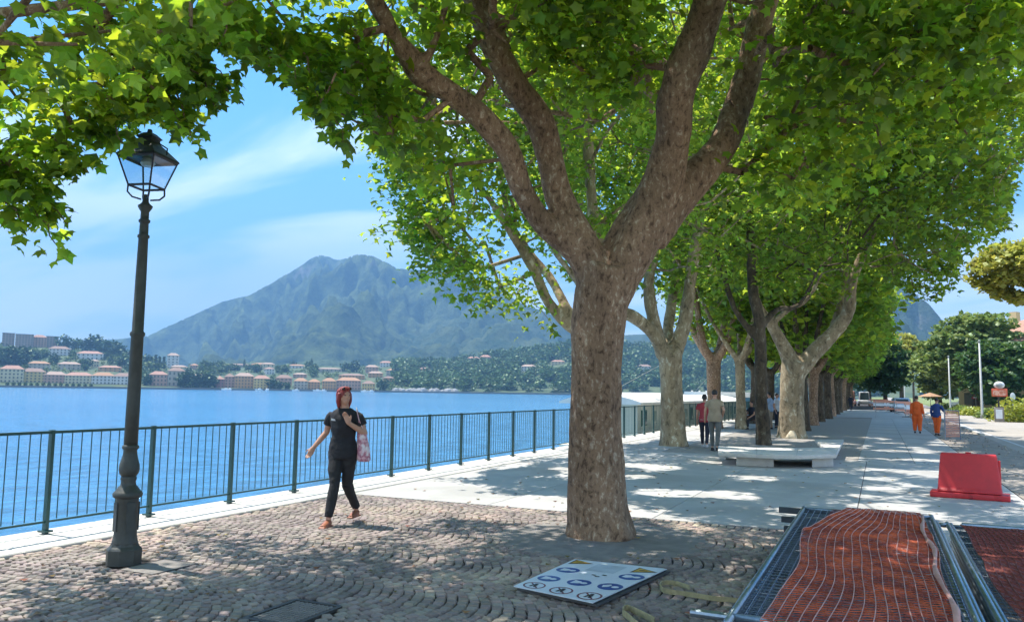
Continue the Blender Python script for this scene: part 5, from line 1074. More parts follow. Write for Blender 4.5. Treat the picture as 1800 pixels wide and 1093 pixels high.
def car(label, b, rz, body, L_=4.1, h=1.45, van=False, group='vehicles parked at the far end'):
    t = empty('parked_car' if not van else 'parked_van', tuple(b), rz, label=label, cat='van' if van else 'car', group=group); w = 1.75
    m = loft([(w/2*.96, L_/2*.98, .28), (w/2, L_/2, .45), (w/2, L_/2*.99, .8), (w/2*.95, L_/2*.96, .92)]); bev(m.build('body', body, t), .06)
    top = [(w/2*.9, L_/2*(.62 if not van else .92), .9), (w/2*.8, L_/2*(.42 if not van else .88), h-.05), (w/2*.72, L_/2*.38 if not van else L_/2*.85, h)]
    bev(loft(top).build('cabin', body, t), .05)
    for s_ in (-1, 1): MB().add([(-.65, s_*L_/2*(.60 if not van else .93), .95), (.65, s_*L_/2*(.60 if not van else .93), .95), (.56, s_*L_/2*(.45 if not van else .9), h-.12), (-.56, s_*L_/2*(.45 if not van else .9), h-.12)], [(0, 1, 2, 3)]).build('windscreen', DWIN, t)
    for s_ in (-1, 1): MB().box((s_*w/2*.87, 0, (.95+h)/2-.03), (.06, L_*.42, h-1.12)).build('side_window', DWIN, t)
    for sx in (-1, 1):
        for sy in (-1, 1):
            q = MB(); q.tube([(sx*(w/2-.2), sy*L_*.3, .32), (sx*(w/2+.01), sy*L_*.3, .32)], .32, 16); q.build('wheel', BLK, t)
    for sx in (-1, 1): MB().box((sx*.62, -L_/2*.985, .68), (.3, .06, .12)).build('headlight', WHITE, t)
    return t
WCAR = mat('white_car_paint', (.72, .73, .75), None, rough=.3); PCAR = mat('salmon_paint', (.68, .30, .24), (.6, .26, .2), rough=.45); SCAR = mat('silver_paint', (.45, .5, .56), None, rough=.3, metal=.3)
car('salmon pink van parked left of the cyclist at the promenade end', G(1494, 713), 0, PCAR, 4.6, 2.3, True)
car('white van parked right of the cyclist at the promenade end', G(1519, 713), .05, WCAR, 4.4, 2.2, True)
car('silver car parked behind the striped works barriers', G(1584, 724), .1, SCAR)
car('white car half hidden behind the shrubs left of the tall pole', (G(1704, 719)), 1.2, WCAR)
car('white car behind the shrubs right of the tall pole', (G(1741, 721)), 1.2, WCAR)
# kiosks and parasols behind the roadside
for i, (u, lab) in enumerate(((1636, 'tan market parasol between the two road workers, far behind'), (1688, 'brown market parasol right of the slimmer grey pole'))):
    b = G(u, 718); t = empty('parasol', tuple(b), 0, label=lab, cat='parasol'); MB().tube([(0, 0, 0), (0, 0, 2.1)], .04, 8).build('pole', GPOLE, t)
    MB().lathe([(1.5, 1.6), (1.48, 1.66), (.05, 2.15)], 8).build('canopy', mat('canopy_tan', (.45, .27, .15), (.35, .2, .12)) if i == 0 else mat('canopy_brown', (.25, .12, .09), None), t)
# ------------------------------------------------------------------ houses on the right
TILE = mat('terracotta_tiles', (.44, .24, .165), (.34, .185, .13), rough=.85, scale=.8, detail=8)
def wallmat(c): return mat('render_%02d%02d%02d' % tuple(int(x*99) for x in c), c, tuple(x*.86 for x in c), rough=.9, scale=.25, detail=6)
_wm = {}
SHUT = mat('shutter_dark', (.17, .14, .10), (.10, .12, .08), rough=.7)
def house(label, cx, cy, z0, w, d, h, rz, wall, roof=TILE, st=3, nw=5, kind='hip', over=.5, cat='house', group=None, nm='house', rh=None, trim=True):
    t = empty(nm, (cx, cy, z0), rz, label=label, cat=cat, group=group)
    key = wall
    if key not in _wm: _wm[key] = wallmat(wall)
    MB().box((0, 0, h/2-2), (w, d, h+4)).build('wall', _wm[key], t)
    if kind == 'flat':
        MB().box((0, 0, h+.2), (w+.6, d+.6, .4)).build('roof', roof, t)
    else:
        rh = rh or min(w, d)*.22; hx, hy = w/2+over, d/2+over; k = min(hx, hy)*(.95 if kind == 'hip' else 0); m = MB()
        if w >= d: rd = [(-hx+k, 0, h+rh), (hx-k, 0, h+rh)]; f = [(0, 1, 5, 4), (1, 2, 5), (2, 3, 4, 5), (3, 0, 4), (3, 2, 1, 0)]
        else: rd = [(0, -hy+k, h+rh), (0, hy-k, h+rh)]; f = [(0, 1, 4), (1, 2, 5, 4), (2, 3, 5), (3, 0, 4, 5), (3, 2, 1, 0)]
        m.add([(-hx, -hy, h-.02), (hx, -hy, h-.02), (hx, hy, h-.02), (-hx, hy, h-.02)]+rd, f); m.build('roof', roof, t)
    m = MB(); fh = h/st
    for s_ in range(st):
        for i in range(nw): x = -w/2+(i+.5)*w/nw; m.box((x, -d/2-.03, s_*fh+fh*.52), (min(1.5, w/nw*.45), .16, fh*.52))
        k = max(1, int(d/4))
        for i in range(k):
            for sx in (-1, 1): m.box((sx*(w/2+.03), -d/2+(i+.5)*d/k, s_*fh+fh*.52), (.16, min(1.3, d/k*.4), fh*.52))
    m.build('window', SHUT, t, kind='stuff' if st*nw > 3 else None)
    return t
c = at(1812, 118); bh = house('yellow house with red tiled roof at the right edge behind the evergreen', c[0], c[1], 0, 11, 12, 8.3, -.62, (.62, .48, .26), st=3, nw=4, rh=3.0)
MB().box((-1.5, 0, 11.3), (.9, .9, 2.2)).build('chimney', _wm[(.62, .48, .26)], bh)
# ------------------------------------------------------------------ far shore
TILES = [mat('roof_dull_orange', (.46, .25, .13), (.33, .18, .10), rough=.85), mat('roof_pinkish', (.44, .31, .23), (.34, .23, .17), rough=.85), mat('roof_brown', (.30, .19, .14), (.22, .14, .1), rough=.85), TILE]
TAR = mat('roof_gravel', (.34, .31, .28), None, rough=.9)
def el(v_u, v, D):                                # height at picture point and horizontal distance
    d = ray(v_u, v); return CZ+d[2]/math.hypot(d[0], d[1])*D
def azdir(u): d = ray(u, 690); h = math.hypot(d[0], d[1]); return np.array([d[0]/h, d[1]/h])
HU = [-700, -300, 0, 120, 200, 250, 300, 420, 520, 620, 700, 780, 850, 930, 1010, 1100, 1250, 1400, 1600]
HV = [618, 606, 606, 612, 616, 626, 642, 646, 645, 645, 640, 640, 628, 618, 604, 612, 606, 600, 620]
D0, D1 = 790., 1180.
def hill_z(u, D):
    t = np.clip((D-D0)/(D1-D0), 0, 1); zt = el(u, float(np.interp(u, HU, HV)), D1)
    return LZ+.9+(zt-LZ-.9)*(t**1.05)
def place(u, vb):
    lo, hi = D0+8, D1+30
    for _ in range(30):
        m = (lo+hi)/2; a = azdir(u); v = proj([a[0]*m, a[1]*m, hill_z(u, m)])[1]
        if v > vb: lo = m
        else: hi = m
    return (lo+hi)/2
US = np.arange(-700, 1620, 12.); DS = np.concatenate([[D0-6, D0], np.linspace(D0+8, D1, 26), [D1+60, D1+300]])
V = []
for u in US:
    a = azdir(u)
    for D in DS:
        if D < D0: z = LZ-1.5
        elif D <= D1: z = hill_z(u, D)
        else: z = hill_z(u, D1)-(D-D1)*.12
        V.append((a[0]*D, a[1]*D, z))
V = np.array(V); V[:, 2] += (fbm(V[:, 0]/60, V[:, 1]/60, 4)-.5)*6*np.clip((V[:, 2]-LZ-3)/12, 0, 1)
n1, n2 = len(US), len(DS); idx = np.arange(n1*n2).reshape(n1, n2)
quads = np.stack([idx[:-1, :-1], idx[1:, :-1], idx[1:, 1:], idx[:-1, 1:]], -1).reshape(-1, 4)
HILLM = mat('shore_hill_green', (.05, .085, .03), (.10, .12, .05), rough=.95, scale=.03, detail=9, c3=(.05, .08, .03), scale3=.05)
link('far_shore_hill', npmesh('far_shore_hill', V, quads, HILLM, True), None, kind='structure')
m = MB(); q = []
for u in range(-700, 1600, 30):
    a = azdir(u); b = azdir(u+30); m.add([(a[0]*(D0-3), a[1]*(D0-3), LZ-1), (b[0]*(D0-3), b[1]*(D0-3), LZ-1), (b[0]*(D0-3), b[1]*(D0-3), LZ+1.6), (a[0]*(D0-3), a[1]*(D0-3), LZ+1.6), (a[0]*(D0+8), a[1]*(D0+8), LZ+1.6), (b[0]*(D0+8), b[1]*(D0+8), LZ+1.6)], [(0, 1, 2, 3), (3, 2, 5, 4)])
m.build('far_quay', mat('far_quay_stone', (.17, .16, .15), (.12, .12, .11), rough=.9, scale=.1), kind='structure')
Cr = (.64, .54, .34); Ye = (.64, .46, .18); Or = (.56, .31, .14); Wh = (.66, .63, .58); Pk = (.52, .31, .22); Rd = (.42, .20, .17); Br = (.34, .26, .22); Ta = (.48, .40, .31)
B = [(-90, -45, 646, 671, Cr, 4, 7, 'cream lakefront block outside the left edge'), (-44, -2, 648, 671, Ye, 4, 6, 'ochre lakefront block at the very left edge'),
 (0, 37, 646, 672, Cr, 4, 6, 'tall cream lakefront block, leftmost on the far shore'), (38, 76, 650, 672, Ye, 4, 6, 'pale yellow lakefront block right of the tall cream one'), (77, 113, 655, 673, Pk, 3, 6, 'pinkish lakefront row house under a red roof'), (114, 160, 656, 674, Cr, 3, 8, 'long cream lakefront row with low roof'),
 (161, 198, 656, 675, Wh, 3, 6, 'white lakefront house left of the lamp post'), (199, 236, 657, 676, Wh, 3, 6, 'white lakefront house partly behind the lamp post'), (262, 292, 654, 678, Pk, 3, 5, 'pink lakefront house just right of the lamp post'), (294, 322, 648, 679, Ta, 3, 4, 'tan lakefront house left of the clipped dark trees'),
 (376, 393, 661, 681, Rd, 3, 3, 'small red lakefront house right of the clipped dark trees'), (394, 411, 657, 681, Pk, 4, 3, 'narrow pink lakefront house left of the ochre block'), (412, 444, 656, 682, Or, 4, 6, 'ochre lakefront block, tallest of the middle group'), (445, 473, 660, 683, Ye, 4, 5, 'yellow lakefront block right of the tall ochre one'),
 (484, 512, 659, 680, Pk, 3, 4, 'pinkish house set back behind dark shore trees'), (516, 540, 664, 684, Ta, 3, 4, 'tan lakefront house in the middle of the far shore'), (541, 562, 666, 684, Or, 3, 4, 'low orange lakefront house left of the woman'),
 (566, 590, 664, 685, Or, 3, 5, 'orange lakefront house just left of the woman\'s head'), (591, 634, 663, 685, Pk, 3, 8, 'long pink lakefront palace behind the woman\'s head'), (636, 659, 669, 686, Ye, 2, 5, 'small yellow house with tall windows right of the woman\'s head'),
 (594, 640, 656, 668, Or, 2, 8, 'long orange house on the slope above the pink palace'), (514, 538, 655, 664, Pk, 2, 4, 'pink cube shaped house above the shore trees'),
 (-2, 17, 588, 609, Br, 6, 4, 'brown apartment tower on the hill at the left edge'), (22, 50, 590, 611, Br, 6, 6, 'brown apartment block on the hill, left half of the pair'), (51, 74, 591, 611, Pk, 6, 5, 'pinkish apartment block on the hill, right half of the pair'), (76, 95, 593, 612, Br, 6, 4, 'narrow brown apartment block right of the pair on the hill'),
 (82, 117, 610, 626, Wh, 3, 6, 'white villa on the hill under the apartment blocks'), (133, 176, 618, 632, Wh, 2, 6, 'long low white villa among the hill trees'), (48, 82, 636, 648, Ta, 2, 5, 'tan house with wide roof above the lakefront row'), (100, 137, 637, 649, Ta, 2, 5, 'wide roofed tan house above the long cream row'),
 (172, 210, 643, 654, Or, 2, 5, 'orange roofed house above the white lakefront houses'), (291, 311, 622, 648, Wh, 5, 3, 'pale tower house beside cypresses right of the lamp post'), (298, 326, 642, 652, Cr, 2, 4, 'cream house above the tan lakefront house'),
 (398, 438, 634, 642, Ta, 1, 6, 'long low tan building on the slope crest'), (440, 476, 632, 641, Or, 1, 5, 'long terracotta roofed building on the slope crest'), (505, 535, 640, 648, Wh, 1, 5, 'long white low building on the middle slope'), (556, 600, 646, 653, Ta, 1, 6, 'low tan building left of the dark tree clump'),
 (641, 664, 641, 654, Pk, 2, 4, 'pinkish house high above the yellow one'), (646, 672, 652, 664, Or, 2, 4, 'orange house halfway up the slope right of the woman'), (666, 688, 634, 645, Wh, 2, 4, 'white house at the foot of the mountain'), (688, 706, 636, 646, Cr, 2, 3, 'cream house beside the white one at the foot of the mountain'), (735, 757, 645, 655, Or, 1, 4, 'lone orange roofed house above the wooded shore'),
 (820, 842, 626, 637, Ta, 2, 4, 'tan villa on the wooded headland'), (843, 862, 623, 636, Pk, 2, 3, 'pink villa with orange roof on the wooded headland'), (915, 942, 640, 652, Wh, 2, 5, 'grey white house low on the wooded headland'), (968, 992, 632, 642, Cr, 2, 4, 'cream house on the headland close to the big trunk'), (1120, 1145, 640, 652, Wh, 2, 4, 'pale house on the far hill between the big trunk and the pale one')]
foot = []
for (u0, u1, vt, vb, c_, st_, nw, lab) in B:
    uc = (u0+u1)/2; D = place(uc, vb); a = azdir(uc); z = hill_z(uc, D); k = D/1400; cosv = 1.0
    w = (u1-u0)*k*(F/math.hypot(F, uc-900)); hh = (vb-vt)*k; rh = min(hh*.28, 3.2); dd = min(16, max(9, w*.5)); fl = c_ == Br
    w *= math.hypot(F, uc-900)/F; k_ = math.hypot(F, uc-900)/F; w = (u1-u0)*D/1400/k_**2*k_; 
    rz = math.atan2(-a[0], a[1])
    cx, cy = a*(D+dd/2+1); foot.append((u0, u1, vt, vb, D))
    house(lab, cx, cy, z-.3, w*.97, dd, hh-(rh if not fl else .5), rz+random.uniform(-.05, .05), c_, st=st_, nw=nw, kind='flat' if fl else 'hip', roof=random.choice(TILES) if not fl else TAR, over=.7, rh=rh, group='houses on the far shore', nm='house' if not fl else 'apartment_block', cat='house' if not fl else 'apartment block')
Rh2 = random.Random(12)
for i in range(34):                               # small houses scattered between
    u = Rh2.uniform(240, 690) if i < 26 else Rh2.uniform(20, 230); vb = Rh2.uniform(649, 672) if i < 26 else Rh2.uniform(630, 655); D = place(u, vb); a = azdir(u); w = Rh2.uniform(7, 16); h = Rh2.uniform(5, 9); c_ = Rh2.choice([Cr, Ye, Or, Pk, Ta, Wh]); z = hill_z(u, D)
    hw = w/2*1400/D+1; vt = vb-h*1400/D-3
    if any(f[0]-hw < u < f[1]+hw and f[2]-2 < vb < f[3]+5 for f in foot): continue
    foot.append((u-hw, u+hw, vt, vb, D))
    side = 'left' if u < 235 else ('middle' if u < 470 else 'right'); cn2 = {Cr: 'cream', Ye: 'yellow', Or: 'orange', Pk: 'pink', Ta: 'tan', Wh: 'white'}[c_]
    house(f'small {cn2} tile roofed house among trees, {side} part of the far town', a[0]*D, a[1]*D, z-.3, w, 9, h, math.atan2(-a[0], a[1])+Rh2.uniform(-.4, .4), c_, st=2, nw=3, roof=Rh2.choice(TILES), over=.6, rh=2, group=f'small {cn2} houses on the {side} part of the far town')
# far trees
def far_mesh(seed, m, tall=1., n=260, sz=.2):
    R = np.random.default_rng(seed); d = R.normal(0, 1, (n, 3)); d /= np.linalg.norm(d, axis=1)[:, None]; lump = .75+.5*fbm(d[:, 0]*2.2+seed*3, d[:, 2]*2.2+seed, 2)
    p = d*(R.random(n)**.33*lump)[:, None]*np.array([.5, .5, .5*tall]); p[:, 2] += .52*tall
    if tall > 1.8: p[:, :2] *= np.clip(1.15-p[:, 2]/tall, .1, 1)[:, None]
    fr = leaf_frames(p, 0, None, .9); V, K = leaf_geo(p, R.uniform(.6, 1.3, n)*sz, T_FAR, fr); return npmesh('crown', V, K, m)
FDK = leafmat('far_dark_foliage', (.035, .075, .035), (.05, .10, .03), .3, .15); FMD = leafmat('far_foliage', (.05, .10, .03), (.08, .14, .03), .35, .2); FLT = leafmat('far_light_foliage', (.14, .19, .045), (.18, .24, .05), .3, .2)
fm = {('d', 0): far_mesh(1, FDK), ('d', 1): far_mesh(2, FDK, 1.2), ('m', 0): far_mesh(3, FMD), ('m', 1): far_mesh(4, FMD, .9), ('l', 0): far_mesh(5, FLT, .9), ('l', 1): far_mesh(6, FLT, .75), ('c', 0): far_mesh(7, FDK, 3.0, 200, .3), ('c', 1): far_mesh(8, FDK, 2.4, 200, .3)}
tk = MB().tube([(0, 0, -.12), (0, 0, .45)], [.035, .025], 6).mesh('trunk', BARKD)
def fartree(u, vb, px, kind, label, D=None, group='trees on the far shore'):
    D = D or place(u, vb); a = azdir(u); s = px*D/1400
    o = empty('cypress_tree' if kind == 'c' else 'tree', (a[0]*D, a[1]*D, hill_z(u, D)-.3), random.uniform(0, 6), label=label, cat='tree', group=group); o.scale = (s, s, s)
    link('crown', fm[(kind, random.randrange(2))], o, kind='stuff'); link('trunk', tk, o); return o
SPEC = [(8, 642, 30, 'd', 'big dark tree at the left edge above the lakefront'), (34, 643, 26, 'd', 'dark tree right of the big one above the lakefront'), (108, 614, 22, 'd', 'dark rounded hilltop tree beside the narrow apartment block'), (128, 615, 18, 'm', 'greyish round hilltop tree right of the dark rounded one'), (146, 617, 18, 'd', 'dark hilltop tree in the middle'), (162, 618, 24, 'd', 'tall conifer shaped hilltop tree'), (184, 626, 26, 'd', 'dark spreading tree above the lamp side villa'), (202, 632, 24, 'd', 'dark tree just left of the lamp post'),
 (212, 645, 20, 'm', 'mid green tree low left of the lamp post'), (256, 645, 20, 'd', 'dark tree just right of the lamp post'), (270, 646, 9, 'c', 'cypress, left one beside the pale tower house'), (277, 646, 8, 'c', 'cypress, middle one beside the pale tower house'), (285, 647, 8, 'c', 'cypress, right one beside the pale tower house'), (258, 677, 18, 'd', 'round dark shore tree right of the lamp post'),
 (427, 642, 5, 'c', 'lone cypress on the slope crest'), (546, 649, 6, 'c', 'cypress left of the dark tree clump'), (513, 647, 12, 'd', 'dark tree beside the long white building'), (606, 653, 16, 'd', 'dark tree clump, left half, above the palace'), (622, 654, 18, 'd', 'dark tree clump, right half, above the palace'),
 (478, 683, 18, 'd', 'dark shore tree right of the yellow block'), (490, 684, 14, 'd', 'lower dark shore tree beside the first'), (504, 684, 12, 'm', 'green shore bush left of the tan house'), (672, 686, 20, 'd', 'round dark tree right of the yellow house'), (695, 663, 17, 'd', 'round headed dark tree above the wooded shore'), (713, 664, 16, 'd', 'second round headed tree above the wooded shore'),
 (775, 644, 5, 'c', 'cypress on the headland, left of three'), (781, 645, 4.5, 'c', 'cypress on the headland, middle of three'), (787, 645, 4, 'c', 'cypress on the headland, right of three'), (800, 644, 14, 'd', 'dark crest tree on the headland'), (872, 634, 16, 'd', 'dark tree right of the pink villa'), (884, 636, 14, 'd', 'second dark tree right of the pink villa')]
for s in SPEC: fartree(s[0], s[1], s[2], s[3], s[4])
for i in range(7): fartree(322+i*8, 680, 22, 'd', 'clipped dark tree in the block between the tan and the red lakefront house', D=808, group='block of clipped trees on the far shore')
for i in range(15): fartree(12+i*10.5, 674, 5.5, 'm', 'small green tree in the row before the lakefront houses', D=797, group='row of small lakefront trees')
sd_ = lambda u: 'left of the lamp post' if u < 240 else 'between the lamp post and the ochre block' if u < 412 else 'between the ochre block and the walking woman' if u < 590 else 'right of the walking woman'
R = random.Random(5); cnt_ = 0
while cnt_ < 290:
    u = R.uniform(-40, 780); vb = R.uniform(626 if u < 240 else 648, 668 if u < 560 else 676)
    if any(f[0]-4 < u < f[1]+4 and f[2]-3 < vb < f[3]+9 for f in foot): continue
    k = R.choice('mmmldd'); fartree(u, vb, R.uniform(7, 15), k, {'m': 'mid green round', 'l': 'pale green bushy', 'd': 'dark green round'}[k]+' tree on the far slope, '+sd_(u), group={'m': 'mid green', 'l': 'pale green', 'd': 'dark green'}[k]+' trees of the far slope, '+sd_(u)); cnt_ += 1
# scrub and gardens between the houses: countless
Rn = np.random.default_rng(19); pts = []; szs = []
for _ in range(1900):
    u = Rn.uniform(-200, 760); D = D0+12+(D1-D0-10)*Rn.random(); vb = proj([azdir(u)[0]*D, azdir(u)[1]*D, hill_z(u, D)])[1]
    if any(f[0]-1 < u < f[1]+1 and f[2] < vb < f[3]+4 for f in foot): continue
    a = azdir(u); s = Rn.uniform(2.5, 6.5); k = 26; d = Rn.normal(0, 1, (k, 3)); d /= np.linalg.norm(d, axis=1)[:, None]; p = d*(Rn.random(k)**.33)[:, None]*.5*s; p += np.array([a[0]*D, a[1]*D, hill_z(u, D)+s*.35]); pts.append(p); szs.append(Rn.uniform(.25, .4, k)*s)
pts = np.vstack(pts); szs = np.concatenate(szs); fr = leaf_frames(pts, 0, None, .8); V, K = leaf_geo(pts, szs, T_FAR, fr)
link('garden_scrub', npmesh('garden_scrub', V, K, leafmat('scrub', (.085, .13, .035), (.1, .16, .035), .55, .2)), None, kind='stuff', label='green gardens and scrub between the houses of the far town', cat='scrub')
# dense wood on the headland: one mass
Rn = np.random.default_rng(9); pts = []; szs = []
for _ in range(2600):
    u = Rn.uniform(690, 1560); top = np.interp(u, HU, HV); 
    D = D0+10+(D1-D0)*Rn.random()**.8*1.0; a = azdir(u); z = hill_z(u, D); s = Rn.uniform(7, 13)
    if any(f[0]-3 < u < f[1]+3 and abs(D-f[4]) < 40 for f in foot if f[0] > 690): continue
    if u < 800 and D < 830 and Rn.random() < .6: continue
    k = 46; d = Rn.normal(0, 1, (k, 3)); d /= np.linalg.norm(d, axis=1)[:, None]; p = d*(Rn.random(k)**.33)[:, None]*np.array([.5, .5, .5])*s; p += np.array([a[0]*D, a[1]*D, z+s*.45]); pts.append(p); szs.append(Rn.uniform(.22, .36, k)*s)
pts = np.vstack(pts); szs = np.concatenate(szs); fr = leaf_frames(pts, 0, None, .8); V, K = leaf_geo(pts, szs, T_FAR, fr)
half_ = len(pts)//2*2; link('woodland', npmesh('woodland', V, K, FMD), None, kind='stuff', label='dense green wood covering the headland across the lake', cat='woodland')
m = MB(); Rr = random.Random(4)
for i in range(60):
    u = Rr.uniform(690, 800); a = azdir(u); D = D0+Rr.uniform(0, 10); s = Rr.uniform(2, 5); m.ell((a[0]*D, a[1]*D, LZ+1.5), (s, s, s*.7), 6, 4)
m.build('shore_rocks', mat('rock_grey', (.34, .33, .31), (.22, .22, .21), rough=.9, scale=.3), kind='stuff', label='pale rocks along the foot of the wooded shore', cat='rocks')
for i in range(9):
    u = [455, 470, 520, 557, 568, 640, 652, 404, 396][i]; a = azdir(u); D = 780-i*1.5; t = empty('small_boat', (a[0]*D, a[1]*D, LZ), Rr.uniform(0, 3), label='small white boat moored below the far lakefront houses', cat='boat', group='small boats at the far quay')
    MB().add([(-1, -3, 0), (1, -3, 0), (1.2, 0, 0), (0, 3.4, 0), (-1.2, 0, 0), (-1.2, -3, 1.1), (1.2, -3, 1.1), (1.4, 0, 1.2), (0, 4, 1.5), (-1.4, 0, 1.2)], [(4, 3, 2, 1, 0), (5, 6, 7, 8, 9)]+[(j, (j+1) % 5, 5+(j+1) % 5, 5+j) for j in range(5)]).build('hull', WROOF, t)
    MB().box((0, -.5, 1.6), (1.5, 2.2, 1.0)).build('cabin', WROOF, t)
# ------------------------------------------------------------------ mountains
def mountain(name, ridge, Dn, Dr, Df, u0, u1, du, nd, m, amp, gs, seed, base_v=None, powr=1.25):
    ru = [r[0] for r in ridge]; rv = [r[1] for r in ridge]
    U = np.arange(u0, u1+du, du); T = np.concatenate([np.linspace(0, 1, nd), [1.08, 1.25, 1.6]])
    V = np.zeros((len(U), len(T), 3))
    for i, u in enumerate(U):
        a = azdir(u); zr = el(u, float(np.interp(u, ru, rv)), Dr)
        for j, t in enumerate(T):
            D = Dn+(Dr-Dn)*t if t <= 1 else Dr+(Df-Dr)*(t-1)/.6
            z = (zr+3)*(t**powr)-3 if t <= 1 else (zr+3)*(1-(t-1)*.8)-3
            V[i, j] = (a[0]*D, a[1]*D, z)
    x, y = V[..., 0], V[..., 1]; t = T[None, :]
    env = np.clip(t*1.6, 0, 1)*np.clip((1.0-np.abs(t-1)*0)*1, 0, 1); env = np.where(t <= 1, np.clip(t*2, 0, 1)*(1-.72*t**6), .4)
    rd = ridged(x/gs+seed, y/gs+seed*2, 6, .52)-.62; rd2 = ridged(x/(gs*.2), y/(gs*.2), 4)-.6
    V[..., 2] += amp*env*(rd*1.5+rd2*1.0)
    DD = np.hypot(V[..., 0], V[..., 1])
    for i, u in enumerate(U):                       # keep every crest at its surveyed height
        tgt = (el(u, float(np.interp(u, ru, rv)), Dr)-CZ)/Dr; mxx = ((V[i, :, 2]-CZ)/DD[i]).max()
        if mxx > 1e-4: V[i, :, 2] = np.where(V[i, :, 2] > CZ, CZ+(V[i, :, 2]-CZ)*(tgt/mxx*(1+.035*(fbm(np.array([u*.06]), np.array([seed]), 4)[0]-.5))), V[i, :, 2])
    n1, n2 = V.shape[:2]; idx = np.arange(n1*n2).reshape(n1, n2)
    q = np.stack([idx[:-1, :-1], idx[1:, :-1], idx[1:, 1:], idx[:-1, 1:]], -1).reshape(-1, 4)
    return link(name, npmesh(name, V.reshape(-1, 3), q, m, True), None, kind='structure')
def mtnmat(name, forest, forest2, rock, zr0, zr1):
    m = bpy.data.materials.new(name); m.use_nodes = True; t = m.node_tree; p = t.nodes['Principled BSDF']; p.inputs['Roughness'].default_value = .95; p.inputs['Specular IOR Level'].default_value = .1
    g = nn(t, 'ShaderNodeNewGeometry'); n = nn(t, 'ShaderNodeTexNoise'); n.inputs['Scale'].default_value = .012; n.inputs['Detail'].default_value = 10; n.inputs['Roughness'].default_value = .7; t.links.new(g.outputs['Position'], n.inputs['Vector'])
    mr = nn(t, 'ShaderNodeMapRange'); mr.inputs['From Min'].default_value = .38; mr.inputs['From Max'].default_value = .62; t.links.new(n.outputs['Fac'], mr.inputs['Value'])
    x = nn(t, 'ShaderNodeMix', data_type='RGBA'); x.inputs[6].default_value = (*forest, 1); x.inputs[7].default_value = (*forest2, 1); t.links.new(mr.outputs[0], x.inputs[0])
    s = nn(t, 'ShaderNodeSeparateXYZ'); t.links.new(g.outputs['Normal'], s.inputs[0]); s2 = nn(t, 'ShaderNodeSeparateXYZ'); t.links.new(g.outputs['Position'], s2.inputs[0])
    n2 = nn(t, 'ShaderNodeTexNoise'); n2.inputs['Scale'].default_value = .006; n2.inputs['Detail'].default_value = 9; n2.inputs['Roughness'].default_value = .65; t.links.new(g.outputs['Position'], n2.inputs['Vector'])
    hz = nn(t, 'ShaderNodeMapRange'); hz.inputs['From Min'].default_value = zr0; hz.inputs['From Max'].default_value = zr1; hz.inputs['To Min'].default_value = -.25; hz.inputs['To Max'].default_value = .16; hz.clamp = True; t.links.new(s2.outputs['Z'], hz.inputs['Value'])
    st = nn(t, 'ShaderNodeMapRange'); st.inputs['From Min'].default_value = .9; st.inputs['From Max'].default_value = .55; st.inputs['To Max'].default_value = .22; t.links.new(s.outputs['Z'], st.inputs['Value'])
    a1 = nn(t, 'ShaderNodeMath', operation='ADD'); t.links.new(n2.outputs['Fac'], a1.inputs[0]); t.links.new(hz.outputs[0], a1.inputs[1]); a2 = nn(t, 'ShaderNodeMath', operation='ADD'); t.links.new(a1.outputs[0], a2.inputs[0]); t.links.new(st.outputs[0], a2.inputs[1])
    mr2 = nn(t, 'ShaderNodeMapRange'); mr2.inputs['From Min'].default_value = .62; mr2.inputs['From Max'].default_value = .74; t.links.new(a2.outputs[0], mr2.inputs['Value'])
    x2 = nn(t, 'ShaderNodeMix', data_type='RGBA'); x2.inputs[7].default_value = (*rock, 1); t.links.new(mr2.outputs[0], x2.inputs[0]); t.links.new(x.outputs[2], x2.inputs[6]); t.links.new(x2.outputs[2], p.inputs['Base Color'])
    b = nn(t, 'ShaderNodeBump'); b.inputs['Strength'].default_value = 1; b.inputs['Distance'].default_value = 30; nb = nn(t, 'ShaderNodeTexNoise'); nb.inputs['Scale'].default_value = .03; nb.inputs['Detail'].default_value = 8; nb.inputs['Roughness'].default_value = .7; t.links.new(g.outputs['Position'], nb.inputs['Vector']); t.links.new(nb.outputs['Fac'], b.inputs['Height']); t.links.new(b.outputs[0], p.inputs['Normal'])
    return m
MM = mtnmat('mountain_forest_shaded', (.010, .030, .018), (.13, .17, .06), (.20, .18, .17), 300, 850)  # forest tones set far apart, painting in gully shading the high sun flattens
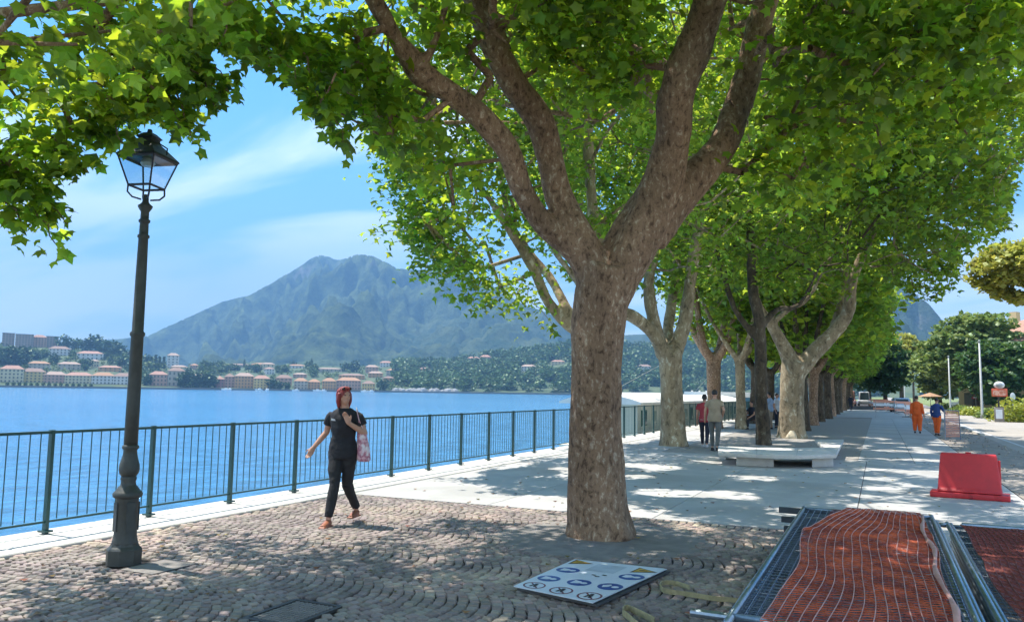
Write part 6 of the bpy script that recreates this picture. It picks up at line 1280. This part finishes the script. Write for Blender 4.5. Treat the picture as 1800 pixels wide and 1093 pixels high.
MM2 = mtnmat('spur_forest', (.03, .065, .028), (.11, .14, .06), (.24, .24, .16), 900, 1800)
MR = mtnmat('rocky_mountain', (.04, .075, .045), (.08, .11, .06), (.34, .32, .30), -100, 500)
mountain('mountain', [(-900, 640), (-300, 620), (100, 606), (180, 598), (255, 590), (300, 568), (360, 540), (400, 524), (418, 522), (430, 519), (455, 505), (480, 490), (505, 476), (522, 466), (535, 457), (545, 451), (555, 448), (568, 451), (583, 458), (600, 453), (615, 448), (632, 446), (648, 449), (668, 460), (692, 472), (720, 473), (760, 474), (815, 480), (860, 502), (900, 524), (950, 552), (1010, 588), (1100, 620), (1300, 640)], 1500, 4000, 5200, -900, 1300, 4, 150, MM, 380, 800, 3.3)
mountain('mountain_spur', [(300, 668), (420, 650), (520, 640), (600, 628), (680, 596), (740, 572), (790, 552), (850, 535), (900, 530), (950, 545), (1000, 568), (1080, 590), (1180, 585), (1300, 570), (1400, 560), (1500, 580), (1600, 640)], 1350, 2500, 3000, 300, 1600, 4, 110, MM2, 100, 420, 7.7)
mountain('rocky_mountain', [(1380, 640), (1420, 590), (1460, 530), (1500, 480), (1530, 460), (1575, 464), (1600, 490), (1618, 520), (1638, 534), (1652, 550), (1665, 568), (1678, 582), (1692, 600), (1704, 634), (1722, 664), (1740, 684), (1900, 690)], 900, 2700, 3300, 1380, 1900, 3, 120, MR, 200, 420, 5.1, powr=.9)
hz = MB().box((-1500, 3400, 690), (11600, 8000, 1400)).build('haze', None, kind='stuff', label='thin blue summer haze over the lake', cat='haze')
hm = bpy.data.materials.new('haze_air'); hm.use_nodes = True; ht = hm.node_tree; ht.nodes.clear(); ho = nn(ht, 'ShaderNodeOutputMaterial'); hv = nn(ht, 'ShaderNodeVolumePrincipled')
hv.inputs['Color'].default_value = (.28, .58, 1, 1); hv.inputs['Density'].default_value = 2.5e-4; hv.inputs['Anisotropy'].default_value = 0.0; ht.links.new(hv.outputs[0], ho.inputs['Volume']); hz.data.materials.append(hm)
hz.location = (0, 0, 0)
